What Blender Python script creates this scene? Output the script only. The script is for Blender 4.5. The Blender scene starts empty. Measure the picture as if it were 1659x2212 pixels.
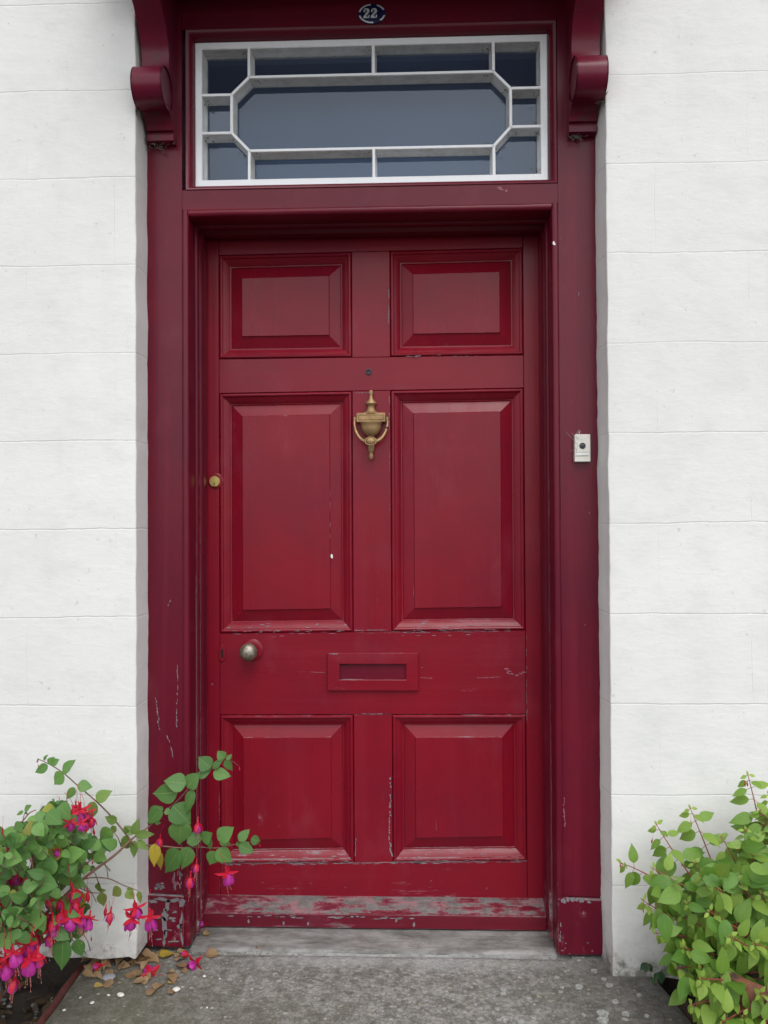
import bpy, bmesh, math, random
from mathutils import Vector, Matrix, noise
R = math.radians
random.seed(7)
sc = bpy.context.scene
COL = sc.collection

# ------------------------------------------------------------------ camera
W2, H2, FP = 1659.0, 2212.0, 1750.0
CAM = Vector((0, -2.19, 1.18))
YAW, PITCH, ROLL = 0.03432661, 0.01152764, -0.00501331
_f = Vector((-math.sin(YAW)*math.cos(PITCH), math.cos(YAW)*math.cos(PITCH), math.sin(PITCH)))
_r = Vector((math.cos(YAW), math.sin(YAW), 0))
_u = _r.cross(_f)
RT = _r*math.cos(ROLL) + _u*math.sin(ROLL)
UP = -_r*math.sin(ROLL) + _u*math.cos(ROLL)
cam = bpy.data.objects.new('camera', bpy.data.cameras.new('camera'))
COL.objects.link(cam)
m = Matrix.Identity(4)
for i in range(3):
    m[i][0], m[i][1], m[i][2], m[i][3] = RT[i], UP[i], -_f[i], CAM[i]
cam.matrix_world = m
cam.data.sensor_fit = 'VERTICAL'; cam.data.sensor_height = 36
cam.data.lens = 36*FP/H2
cam.data.clip_end = 500; cam.data.clip_start = 0.02
cam.data.dof.use_dof = False
sc.camera = cam

def ray(px, py): return RT*((px-W2/2)/FP) - UP*((py-H2/2)/FP) + _f
def at(px, py, Y):
    d = ray(px, py); t = (Y-CAM.y)/d.y; return CAM + d*t
def atz(px, py, z):
    d = ray(px, py); t = (z-CAM.z)/d.z; return CAM + d*t

# ------------------------------------------------------------------ light
SUN_EL, SUN_AZ = 56, 14      # azimuth: degrees to the right of straight-out-from-the-wall
world = bpy.data.worlds.new("World"); sc.world = world; world.use_nodes = True
nt = world.node_tree; nt.nodes.clear()
sky = nt.nodes.new('ShaderNodeTexSky'); sky.sky_type = 'NISHITA'; sky.sun_disc = False
sky.sun_elevation = R(SUN_EL); sky.sun_rotation = R(180-SUN_AZ)
sky.air_density = 1.0; sky.dust_density = 2.0; sky.ozone_density = 1.0
hs = nt.nodes.new('ShaderNodeHueSaturation'); hs.inputs['Saturation'].default_value = 0.18
bg = nt.nodes.new('ShaderNodeBackground'); bg.inputs[1].default_value = 0.15
wo = nt.nodes.new('ShaderNodeOutputWorld')
nt.links.new(sky.outputs[0], hs.inputs['Color']); nt.links.new(hs.outputs[0], bg.inputs[0]); nt.links.new(bg.outputs[0], wo.inputs[0])
sun = bpy.data.objects.new('sun', bpy.data.lights.new('sun', 'SUN')); COL.objects.link(sun)
sun.data.energy = 0.45; sun.data.angle = R(26); sun.data.color = (1, 0.975, 0.94)
sd = Vector((math.sin(R(SUN_AZ))*math.cos(R(SUN_EL)), -math.cos(R(SUN_AZ))*math.cos(R(SUN_EL)), math.sin(R(SUN_EL))))
sun.rotation_euler = (-sd).to_track_quat('-Z', 'Y').to_euler()
sc.view_settings.view_transform = 'Standard'; sc.view_settings.look = 'None'
sc.view_settings.exposure = 0.84; sc.view_settings.gamma = 1
sc.render.engine = 'CYCLES'

# ------------------------------------------------------------------ helpers
def tag(o, label=None, cat=None, group=None, kind=None):
    if label: o['label'] = label
    if cat: o['category'] = cat
    if group: o['group'] = group
    if kind: o['kind'] = kind
    return o
def empty(name, loc, label=None, cat=None, group=None):
    o = bpy.data.objects.new(name, None); o.location = loc; o.empty_display_size = .05
    COL.objects.link(o); return tag(o, label, cat, group)
def obj(name, bm, mats, parent=None, smooth=False, angle=None):
    bmesh.ops.recalc_face_normals(bm, faces=bm.faces) if smooth != 'keep' else None
    me = bpy.data.meshes.new(name); bm.to_mesh(me); bm.free()
    if not isinstance(mats, (list, tuple)): mats = [mats]
    for mm in mats: me.materials.append(mm)
    if smooth:
        for p in me.polygons: p.use_smooth = True
    o = bpy.data.objects.new(name, me); COL.objects.link(o)
    if smooth and angle:
        me.set_sharp_from_angle(angle=R(angle))
    if parent is not None:
        o.parent = parent
        bpy.context.view_layer.update() if False else None
        o.matrix_parent_inverse = Matrix.Translation(-WLOC(parent))
    return o
def WLOC(o):
    v = Vector(o.location) 
    return v
# every mesh is written in world coordinates with its object at the origin; things that
# get copied are written in local coordinates instead.

def prism(bm, poly, y0, y1, bevel=0.0, seg=2, mat=0):
    """poly: (x,z) outline; extruded from y0 (front, nearer the street) to y1 (back)"""
    vf = [bm.verts.new((x, y0, z)) for x, z in poly]
    vb = [bm.verts.new((x, y1, z)) for x, z in poly]
    fs = [bm.faces.new(vf), bm.faces.new(vb[::-1])]
    n = len(poly)
    for i in range(n):
        fs.append(bm.faces.new((vf[i], vb[i], vb[(i+1) % n], vf[(i+1) % n])))
    for f in fs: f.material_index = mat
    if bevel:
        es = [e for f in fs[:1] for e in f.edges]
        if len(poly) == 4:
            es = list({e for f in fs for e in f.edges})
        bmesh.ops.bevel(bm, geom=es, offset=bevel, segments=seg, affect='EDGES', profile=.6, clamp_overlap=True)
def box(bm, x0, x1, y0, y1, z0, z1, bevel=0.0, seg=2, mat=0):
    prism(bm, [(x0, z0), (x1, z0), (x1, z1), (x0, z1)], y0, y1, bevel, seg, mat)
def extrude_profile(bm, pts, a, b, fn, closed=False, n=1, mat=0):
    """pts 2-D profile; fn(t, p) -> 3-D position for t in a..b"""
    rows = []
    for i in range(n+1):
        t = a + (b-a)*i/n
        rows.append([bm.verts.new(fn(t, p)) for p in pts])
    k = len(pts)
    for i in range(n):
        for j in range(k if closed else k-1):
            f = bm.faces.new((rows[i][j], rows[i+1][j], rows[i+1][(j+1) % k], rows[i][(j+1) % k])); f.material_index = mat
    if closed:
        for r_, in ((rows[0],), (rows[-1],)):
            try: bm.faces.new(r_).material_index = mat
            except ValueError: pass
    return rows
def tube(bm, pts, radii, seg=7, mat=0, cap=True):
    rings = []
    n = len(pts)
    for i, p in enumerate(pts):
        p = Vector(p)
        t = (Vector(pts[min(i+1, n-1)]) - Vector(pts[max(i-1, 0)]))
        if t.length < 1e-9: t = Vector((0, 0, 1))
        t.normalize()
        a = t.cross(Vector((.13, .31, .94)))
        if a.length < .1: a = t.cross(Vector((1, 0, 0)))
        a.normalize(); b = t.cross(a)
        r = radii[i] if isinstance(radii, (list, tuple)) else radii
        rings.append([bm.verts.new(p + (a*math.cos(2*math.pi*k/seg) + b*math.sin(2*math.pi*k/seg))*r) for k in range(seg)])
    for i in range(n-1):
        for k in range(seg):
            bm.faces.new((rings[i][k], rings[i][(k+1) % seg], rings[i+1][(k+1) % seg], rings[i+1][k])).material_index = mat
    if cap:
        for rg in (rings[0][::-1], rings[-1]): bm.faces.new(rg).material_index = mat
def lathe(bm, prof, origin, axis='z', seg=32, sy=1.0, mat=0):
    """prof: (radius, height)"""
    rings = []
    o = Vector(origin)
    for r_, h in prof:
        ring = []
        for k in range(seg):
            a = 2*math.pi*k/seg; c, s = math.cos(a)*r_, math.sin(a)*r_
            if axis == 'z': v = Vector((c, s*sy, h))
            else: v = Vector((c, -h, s))          # axis 'y': height runs towards the street
            ring.append(bm.verts.new(o+v))
        rings.append(ring)
    for i in range(len(rings)-1):
        for k in range(seg):
            f = bm.faces.new((rings[i][k], rings[i][(k+1) % seg], rings[i+1][(k+1) % seg], rings[i+1][k])); f.material_index = mat
    for rg in (rings[0], rings[-1]):
        try: bm.faces.new(rg).material_index = mat
        except ValueError: pass
def smooth_pts(P, sub=4):
    P = [Vector(p) for p in P]; out = []
    for i in range(len(P)-1):
        a, b, c, d = P[max(i-1, 0)], P[i], P[i+1], P[min(i+2, len(P)-1)]
        for s in range(sub):
            t = s/sub
            out.append(.5*((2*b) + (-a+c)*t + (2*a-5*b+4*c-d)*t*t + (-a+3*b-3*c+d)*t**3))
    out.append(P[-1]); return out
def lump(v, s=1.0, seed=0.0): return noise.noise(Vector(v)*s + Vector((seed, seed*1.7, seed*.6)))

# ------------------------------------------------------------------ materials
class NB:
    def __init__(s, name):
        s.m = bpy.data.materials.new(name); s.m.use_nodes = True
        s.t = s.m.node_tree; s.t.nodes.clear()
        s.out = s.n('ShaderNodeOutputMaterial')
    def n(s, typ, **kw):
        nd = s.t.nodes.new(typ)
        for k, v in kw.items(): setattr(nd, k, v)
        return nd
    def l(s, a, b): s.t.links.new(a, b)
    def setin(s, nd, key, v):
        if hasattr(v, 'links') or isinstance(v, bpy.types.NodeSocket): s.l(v, nd.inputs[key])
        else: nd.inputs[key].default_value = v
    def pos(s): return s.n('ShaderNodeNewGeometry').outputs['Position']
    def objc(s): return s.n('ShaderNodeTexCoord').outputs['Object']
    def mapv(s, v, scale=(1, 1, 1), loc=(0, 0, 0)):
        nd = s.n('ShaderNodeMapping'); s.l(v, nd.inputs['Vector']); nd.inputs['Scale'].default_value = scale; nd.inputs['Location'].default_value = loc
        return nd.outputs[0]
    def noise(s, v, scale, detail=4, rough=.55, dist=0):
        nd = s.n('ShaderNodeTexNoise'); s.l(v, nd.inputs['Vector'])
        nd.inputs['Scale'].default_value = scale; nd.inputs['Detail'].default_value = detail
        nd.inputs['Roughness'].default_value = rough; nd.inputs['Distortion'].default_value = dist
        return nd.outputs['Fac']
    def vor(s, v, scale, feat='F1', rnd=1):
        nd = s.n('ShaderNodeTexVoronoi', feature=feat); s.l(v, nd.inputs['Vector']); nd.inputs['Scale'].default_value = scale
        nd.inputs['Randomness'].default_value = rnd
        return nd
    def math(s, op, a, b=0.0, c=None, clamp=False):
        nd = s.n('ShaderNodeMath', operation=op, use_clamp=clamp)
        s.setin(nd, 0, a); s.setin(nd, 1, b)
        if c is not None: s.setin(nd, 2, c)
        return nd.outputs[0]
    def ramp(s, v, lo, hi, o0=0.0, o1=1.0):
        nd = s.n('ShaderNodeMapRange', clamp=True); s.setin(nd, 0, v)
        nd.inputs[1].default_value = lo; nd.inputs[2].default_value = hi
        nd.inputs[3].default_value = o0; nd.inputs[4].default_value = o1
        return nd.outputs[0]
    def mix(s, f, a, b, bt='MIX'):
        nd = s.n('ShaderNodeMix', data_type='RGBA', blend_type=bt)
        s.setin(nd, 0, f)
        for k, v in ((6, a), (7, b)):
            if isinstance(v, bpy.types.NodeSocket): s.l(v, nd.inputs[k])
            else: nd.inputs[k].default_value = (*v, 1) if len(v) == 3 else v
        return nd.outputs[2]
    def sep(s, v):
        nd = s.n('ShaderNodeSeparateXYZ'); s.l(v, nd.inputs[0]); return nd.outputs
    def bump(s, h, strength, dist, normal=None):
        nd = s.n('ShaderNodeBump'); s.l(h, nd.inputs['Height'])
        nd.inputs['Strength'].default_value = strength; nd.inputs['Distance'].default_value = dist
        if normal is not None: s.l(normal, nd.inputs['Normal'])
        return nd.outputs[0]
    def bsdf(s, color, rough=.5, metal=0.0, normal=None, spec=.5, sub=None, coat=0):
        nd = s.n('ShaderNodeBsdfPrincipled')
        if isinstance(color, bpy.types.NodeSocket): s.l(color, nd.inputs['Base Color'])
        else: nd.inputs['Base Color'].default_value = (*color, 1)
        s.setin(nd, 'Roughness', rough); s.setin(nd, 'Metallic', metal)
        nd.inputs['Specular IOR Level'].default_value = spec
        nd.inputs['Coat Weight'].default_value = coat
        if normal is not None: s.l(normal, nd.inputs['Normal'])
        s.l(nd.outputs[0], s.out.inputs[0]); return nd

def paint(name, grain='v', tint=(.208, .0050, .0155), alt=(.160, .0050, .0172), wear=0.0, low=.35, ledge=.27, edge=.15, rough=.27, grime=0, primer=(.30, .25, .26)):
    b = NB(name); P = b.pos()
    gs = (70, 30, 2.2) if grain == 'v' else (2.2, 30, 70) if grain == 'h' else (22, 22, 22)
    g1 = b.noise(b.mapv(P, gs), 1.0, 5, .6)
    g2 = b.noise(b.mapv(P, tuple(c*.28 for c in gs)), 1.0, 4, .6, .3)
    big = b.noise(P, 2.6, 4, .6); fine = b.noise(P, 160, 3, .6); mid = b.noise(P, 22, 5, .65)
    col = b.mix(b.ramp(big, .36, .66), tint, alt)
    col = b.mix(b.ramp(g2, .52, .78, 0, .26), col, (.25, .016, .038))
    col = b.mix(b.ramp(mid, .55, .78, 0, .30), col, (.11, .010, .022))
    # faded chalky bloom
    bl = b.ramp(b.noise(b.mapv(P, (1, 1, .6), (4, 2, 1)), 5, 5, .7), .56, .78, 0, .16)
    col = b.mix(bl, col, (.34, .09, .13))
    geo = b.n('ShaderNodeNewGeometry'); nz = b.sep(geo.outputs['True Normal'])[2]
    z = b.sep(P)[2]
    lf = b.ramp(nz, .30, .9); zf = b.ramp(z, 1.75, .05)
    bev = b.n('ShaderNodeBevel', samples=4); bev.inputs['Radius'].default_value = .003
    dp = b.n('ShaderNodeVectorMath', operation='DOT_PRODUCT'); b.l(bev.outputs[0], dp.inputs[0]); b.l(geo.outputs['Normal'], dp.inputs[1])
    ed = b.ramp(dp.outputs['Value'], .995, .90)
    wn = b.math('ADD', b.math('MULTIPLY', b.noise(b.mapv(P, (26, 30, 26) if grain == 'v' else (14, 30, 60)), 1.0, 6, .75), .7), b.math('MULTIPLY', g1, .3))
    patch = b.ramp(b.noise(P, 4.5, 3, .6), .35, .65, -.07, .07)
    s = b.math('ADD', wn, b.math('MULTIPLY', b.math('MULTIPLY', lf, ledge), b.math('ADD', b.math('MULTIPLY', zf, .65), .22)))
    s = b.math('ADD', s, b.math('MULTIPLY', b.math('MULTIPLY', ed, edge), b.math('ADD', b.math('MULTIPLY', zf, .6), .1)))
    s = b.math('ADD', s, b.math('MULTIPLY', b.ramp(z, .42, .02), low*.22))
    s = b.math('ADD', b.math('ADD', s, patch), wear)
    wm = b.ramp(s, .715, .75)
    halo = b.ramp(s, .66, .715, 0, .35)
    pr = b.mix(b.ramp(b.noise(b.mapv(P, (40, 60, 160) if grain == 'h' else (160, 60, 40)), 1.0, 4, .6), .35, .65), primer, tuple(c*.6 for c in primer))
    pr = b.mix(b.ramp(mid, .5, .7), pr, (.30, .12, .14))
    col = b.mix(halo, col, (.30, .10, .13)); col = b.mix(wm, col, pr)
    if grime:
        gm = b.ramp(b.noise(P, 17, 6, .72), .56, .70, 0, grime); col = b.mix(gm, col, b.mix(fine, (.022, .02, .016), (.055, .05, .035)))
    h = b.math('ADD', b.math('MULTIPLY', g1, .5), b.math('MULTIPLY', g2, .8))
    h = b.math('ADD', h, b.math('MULTIPLY', big, 1.2)); h = b.math('SUBTRACT', h, b.math('MULTIPLY', wm, .9))
    nrm = b.bump(h, .32, .0016)
    rg = b.math('ADD', b.ramp(g2, .3, .7, rough-.01, rough+.07), b.math('MULTIPLY', wm, .35))
    b.bsdf(col, rg, 0, nrm, spec=.26); return b.m
PV = paint('red_paint_upright_grain', 'v'); PH = paint('red_paint_level_grain', 'h')
PFV = paint('red_paint_frame_upright', 'v', (.128, .0052, .0165), (.098, .005, .0185), wear=0, low=.3)
PFH = paint('red_paint_frame_level', 'h', (.128, .0052, .0165), (.098, .005, .0185), wear=0, ledge=.22, low=.5)
PBR = paint('grimy_red_bracket', 'h', (.150, .0065, .021), (.10, .0055, .0235), wear=0, grime=.75)
PWB = paint('worn_red_weatherboard', 'h', (.125, .008, .017), (.10, .008, .02), wear=-.10, ledge=.200, low=.8, primer=(.17, .155, .15))
PSTOP = paint('worn_red_stop', 'v', (.128, .0052, .0165), (.098, .005, .0185), wear=.01, low=.7, edge=.6)
PM = paint('red_paint_moulding', 'n', wear=-.015, ledge=.30, edge=.12)

def flat_mat(name, c, rough=.6, metal=0, nscale=30, var=.25, bump=.0005, spec=.5):
    b = NB(name); P = b.objc(); n = b.noise(P, nscale, 4, .6)
    col = b.mix(n, tuple(x*(1-var) for x in c), tuple(min(1, x*(1+var)) for x in c))
    b.bsdf(col, rough, metal, b.bump(n, .5, bump), spec); return b.m
CHIP = flat_mat('bare_primer', (.185, .17, .185), .8, 0, 90, .35)
CHIPP = flat_mat('pink_primer', (.25, .085, .115), .7, 0, 90, .3)
WCHIP = flat_mat('white_undercoat', (.72, .70, .66), .7, 0, 60, .1)
DARK = flat_mat('dark_gap', (.008, .005, .006), .9)
BRASS = None
def brass():
    b = NB('tarnished_brass'); P = b.objc(); n = b.noise(P, 45, 5, .65); n2 = b.noise(P, 400, 3, .6)
    col = b.mix(b.ramp(n, .35, .68), (.40, .26, .12), (.26, .165, .085))
    col = b.mix(b.ramp(n2, .58, .7, 0, .6), col, (.17, .11, .07))
    b.bsdf(col, b.ramp(n, .3, .7, .42, .6), .65, b.bump(n2, .3, .0004)); return b.m
BRASS = brass()
def knobm():
    b = NB('worn_knob_metal'); P = b.objc(); n = b.noise(P, 55, 5, .7)
    nz = b.sep(P)[2]
    col = b.mix(b.ramp(n, .42, .6), (.36, .33, .29), (.20, .16, .10))
    b.bsdf(col, .5, .75, b.bump(n, .4, .0008)); return b.m
KNOB = knobm()
LOCKB = flat_mat('yellow_brass', (.50, .38, .13), .38, .8, 120, .2)
def stucco():
    b = NB('white_lined_render'); P = b.pos(); X, Y, Z = b.sep(P)
    wob = b.noise(P, 6, 3, .5); wob2 = b.noise(P, 60, 3, .6)
    z2 = b.math('ADD', Z, b.math('MULTIPLY', b.math('SUBTRACT', wob, .5), .012))
    z2 = b.math('ADD', z2, b.math('MULTIPLY', b.math('SUBTRACT', wob2, .5), .003))
    side = b.ramp(X, -.2, .2, -.009, 0.0)             # courses on the left sit 9 mm lower
    u = b.math('DIVIDE', b.math('SUBTRACT', b.math('SUBTRACT', z2, .245), side), .2318)
    fr = b.math('FRACT', b.math('ADD', u, .5)); dz = b.math('MULTIPLY', b.math('ABSOLUTE', b.math('SUBTRACT', fr, .5)), .2318)
    hl = b.ramp(dz, .0026, .0004)
    row = b.math('FLOOR', u)
    odd = b.math('MULTIPLY', b.math('MODULO', b.math('ADD', row, 40), 2.0), .235)
    x2 = b.math('ADD', X, b.math('MULTIPLY', b.math('SUBTRACT', wob, .5), .010))
    ux = b.math('DIVIDE', b.math('SUBTRACT', b.math('ADD', x2, odd), .865), .47)
    fx = b.math('FRACT', b.math('ADD', ux, .5)); dx = b.math('MULTIPLY', b.math('ABSOLUTE', b.math('SUBTRACT', fx, .5)), .47)
    vl = b.math('MULTIPLY', b.ramp(dx, .0014, .0004), b.ramp(b.noise(P, 5, 2), .42, .58))
    fade = b.ramp(b.noise(b.mapv(P, (1, 1, 1), (9, 3, 2)), 2.2, 3), .3, .6, .45, 1)
    line = b.math('MULTIPLY', b.math('MAXIMUM', hl, b.math('MULTIPLY', vl, .6)), fade)
    grit = b.noise(P, 420, 4, .7); trowel = b.noise(b.mapv(P, (1, 1, 1.6)), 9, 6, .65); brush = b.noise(b.mapv(P, (30, 30, 110)), 1, 4, .6)
    big = b.noise(P, 1.6, 5, .65); sp = b.noise(b.mapv(P, (1, 1, 1), (3, 8, 5)), 48, 4, .7)
    col = b.mix(b.ramp(big, .35, .7), (.755, .75, .73), (.675, .675, .655))
    col = b.mix(b.ramp(trowel, .5, .75, 0, .45), col, (.58, .60, .585))
    col = b.mix(b.math('MULTIPLY', b.ramp(sp, .66, .72), .5), col, (.40, .40, .38))
    col = b.mix(b.math('MULTIPLY', line, b.ramp(wob2, .3, .65, .35, .95)), col, (.60, .60, .585))
    # splash-back dirt just above the ground
    dz2 = b.math('ADD', b.ramp(Z, .34, .03), b.math('MULTIPLY', b.math('SUBTRACT', b.noise(P, 14, 5, .7), .5), 1.1))
    d2 = b.ramp(dz2, .55, 1.15, 0, .62)
    col = b.mix(d2, col, (.30, .275, .235))
    d3 = b.ramp(b.math('ADD', b.ramp(Z, .16, .03), b.math('MULTIPLY', b.math('SUBTRACT', b.noise(P, 38, 5, .75), .5), 1.6)), .75, 1.1, 0, .8)
    col = b.mix(d3, col, (.11, .105, .09))
    h = b.math('ADD', b.math('MULTIPLY', grit, .28), b.math('MULTIPLY', trowel, 1.6))
    h = b.math('ADD', h, b.math('MULTIPLY', brush, .32))
    h = b.math('SUBTRACT', h, b.math('MULTIPLY', line, .55))
    stk = b.ramp(b.noise(b.mapv(P, (9, 9, .9)), 1, 4, .6), .55, .8, 0, .16); col = b.mix(stk, col, (.46, .47, .45))
    b.bsdf(col, .85, 0, b.bump(h, .6, .0022), spec=.3); return b.m
STUCCO = stucco()
def concrete():
    b = NB('weathered_concrete'); P = b.pos(); X, Y, Z = b.sep(P)
    v = b.vor(P, 95); v2 = b.vor(b.mapv(P, (1, 1, 1), (3, 1, 2)), 210); big = b.noise(P, 3.2, 5, .65); n = b.noise(P, 34, 6, .75); f = b.noise(P, 260, 4, .7)
    col = b.mix(b.ramp(n, .40, .60), (.15, .143, .128), (.34, .335, .315)); md = b.noise(P, 85, 4, .7); col = b.mix(b.ramp(md, .42, .6, 0, .55), col, (.10, .095, .082))
    cs = b.sep(v.outputs['Color'])[0]
    col = b.mix(b.math('MULTIPLY', b.ramp(v.outputs['Distance'], .45, .2), b.ramp(cs, .45, .9, 0, .8)), col, (.36, .35, .325))
    cs2 = b.sep(v2.outputs['Color'])[1]
    col = b.mix(b.math('MULTIPLY', b.ramp(v2.outputs['Distance'], .5, .25), b.ramp(cs2, .6, .9, 0, .75)), col, (.055, .055, .05))
    # darker towards the right, mossy towards the front left
    rt = b.ramp(b.math('ADD', X, b.math('MULTIPLY', b.math('SUBTRACT', big, .5), .5)), .22, .60, 0, .66)
    col = b.mix(rt, col, (.070, .066, .056))
    ls = b.math('ADD', b.math('MULTIPLY', X, -1.0), b.math('MULTIPLY', Y, -1.6))
    lt = b.ramp(b.math('ADD', ls, b.math('MULTIPLY', b.math('SUBTRACT', big, .5), .9)), .45, 1.1, 0, .62)
    col = b.mix(lt, col, b.mix(n, (.115, .105, .055), (.06, .06, .045)))
    pale = b.ramp(b.math('ADD', b.ramp(b.math('MULTIPLY', b.math('ADD', Y, .045), 1.0), -.09, .0), b.math('MULTIPLY', b.math('SUBTRACT', b.noise(P, 20, 5, .7), .5), 1.4)), .55, 1.1, 0, .5)
    col = b.mix(b.math('MULTIPLY', pale, b.ramp(b.math('ABSOLUTE', X), .55, .2)), col, (.40, .42, .41))
    lich = b.vor(b.mapv(P, (1, 1, 1), (1.3, .4, 0)), 24); lc = b.sep(lich.outputs['Color'])[0]
    wob = b.math('ADD', lich.outputs['Distance'], b.math('MULTIPLY', b.math('SUBTRACT', b.noise(P, 130, 3, .6), .5), .22))
    lm = b.math('MULTIPLY', b.ramp(wob, .20, .13), b.ramp(lc, .84, .86))
    col = b.mix(b.math('MULTIPLY', lm, .6), col, (.40, .41, .38))
    lich2 = b.vor(b.mapv(P, (1, 1, 1), (5.3, 2.4, 0)), 60); lc2 = b.sep(lich2.outputs['Color'])[1]
    lm2 = b.math('MULTIPLY', b.ramp(b.math('ADD', lich2.outputs['Distance'], b.math('MULTIPLY', b.math('SUBTRACT', f, .5), .25)), .30, .2), b.ramp(lc2, .74, .78))
    col = b.mix(b.math('MULTIPLY', lm2, .7), col, b.mix(b.ramp(lc, .3, .7), (.45, .45, .42), (.34, .30, .19)))
    h = b.math('ADD', b.math('MULTIPLY', n, 1.5), b.math('ADD', f, b.math('MULTIPLY', v.outputs['Distance'], -1.0)))
    h = b.math('ADD', h, b.math('MULTIPLY', lm, .5))
    b.bsdf(col, .82, 0, b.bump(h, .6, .003), spec=.35); return b.m
CONC = concrete()
def stone():
    b = NB('threshold_stone'); P = b.pos(); n = b.noise(b.mapv(P, (8, 30, 30)), 1, 6, .7); f = b.noise(P, 200, 4, .7)
    col = b.mix(b.ramp(n, .35, .65), (.11, .105, .096), (.31, .305, .295)); col = b.mix(b.ramp(b.noise(P, 26, 5, .7), .5, .68, 0, .6), col, (.12, .11, .095)); col = b.mix(b.ramp(f, .58, .7, 0, .5), col, (.11, .105, .1))
    b.bsdf(col, .75, 0, b.bump(b.math('ADD', n, f), .5, .0018), spec=.4); return b.m
STONE = stone()
def soil():
    b = NB('dark_soil'); P = b.pos(); n = b.noise(P, 60, 6, .8)
    b.bsdf(b.mix(n, (.026, .021, .017), (.085, .066, .052)), .95, 0, b.bump(n, .9, .012)); return b.m
SOIL = soil()
def street():
    b = NB('street_paving'); P = b.pos(); n = b.noise(P, 20, 6, .7)
    b.bsdf(b.mix(n, (.045, .045, .043), (.085, .083, .078)), .9, 0, b.bump(n, .5, .01)); return b.m
STREET = street()
def terracotta(name, grime):
    b = NB(name); P = b.pos(); n = b.noise(P, 12, 6, .7); n2 = b.noise(P, 55, 5, .75); st = b.noise(b.mapv(P, (30, 30, 6)), 1, 5, .7)
    col = b.mix(n, (.22, .075, .04), (.30, .12, .065))
    col = b.mix(b.ramp(b.math('ADD', b.math('MULTIPLY', n, .6), b.math('MULTIPLY', st, .4)), .5-grime, .62-grime*.7, 0, .93), col, b.mix(n2, (.02, .018, .016), (.075, .068, .06)))
    col = b.mix(b.ramp(n2, .60, .72, 0, .55), col, (.28, .27, .25))
    b.bsdf(col, .72, 0, b.bump(b.math('ADD', n2, st), .5, .003)); return b.m
POT_L = terracotta('grimy_terracotta', .07); POT_R = terracotta('terracotta', .05)
def sash_white():
    b = NB('white_gloss_sash'); P = b.pos(); n = b.noise(P, 30, 5, .7); nn = b.noise(P, 90, 4, .75)
    geo = b.n('ShaderNodeNewGeometry'); ny = b.sep(geo.outputs['True Normal'])[1]
    inner = b.ramp(ny, -.8, -.3)        # greyer beige and more dark specks on the rebate faces than the front
    col = b.mix(b.ramp(n, .45, .75, 0, .35), (.86, .88, .90), (.76, .77, .77))
    col = b.mix(b.math('MULTIPLY', inner, b.ramp(n, .3, .65, .25, .65)), col, (.46, .42, .35))
    col = b.mix(b.math('MULTIPLY', b.ramp(nn, .66, .70), b.ramp(inner, 0, 1, .3, .9)), col, (.10, .07, .05))
    b.bsdf(col, .4, 0, b.bump(nn, .3, .0008)); return b.m
SASH = sash_white()
def glass():
    b = NB('old_window_glass'); P = b.pos(); w = b.noise(b.mapv(P, (1.3, 1, 3)), 3.0, 2, .5)
    nrm = b.bump(w, .06, .003)
    g = b.n('ShaderNodeBsdfGlossy'); g.inputs['Roughness'].default_value = .03; g.inputs[0].default_value = (.78, .88, 1, 1); b.l(nrm, g.inputs['Normal'])
    tr = b.n('ShaderNodeBsdfTransparent'); tr.inputs[0].default_value = (.82, .86, .88, 1)
    fr = b.n('ShaderNodeFresnel'); fr.inputs[0].default_value = 1.52; b.l(nrm, fr.inputs['Normal'])
    sky_dirt = b.n('ShaderNodeBsdfDiffuse'); sky_dirt.inputs[0].default_value = (.18, .25, .38, 1)  # sky's blue put into the dirt film and the reflection tint
    m1 = b.n('ShaderNodeMixShader'); b.setin(m1, 0, b.math('MULTIPLY', fr.outputs[0], 1.35, clamp=True)); b.l(tr.outputs[0], m1.inputs[1]); b.l(g.outputs[0], m1.inputs[2])
    m2 = b.n('ShaderNodeMixShader'); b.setin(m2, 0, b.ramp(b.noise(P, 14, 5, .7), .3, .9, .03, .06)); b.l(m1.outputs[0], m2.inputs[1]); b.l(sky_dirt.outputs[0], m2.inputs[2])
    b.l(m2.outputs[0], b.out.inputs[0]); return b.m
GLASS = glass()
HALL = flat_mat('sky_blue_hall', (.13, .19, .32), .9, 0, 3, .2)  # blue of the reflected sky put into the hall's colour
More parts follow.
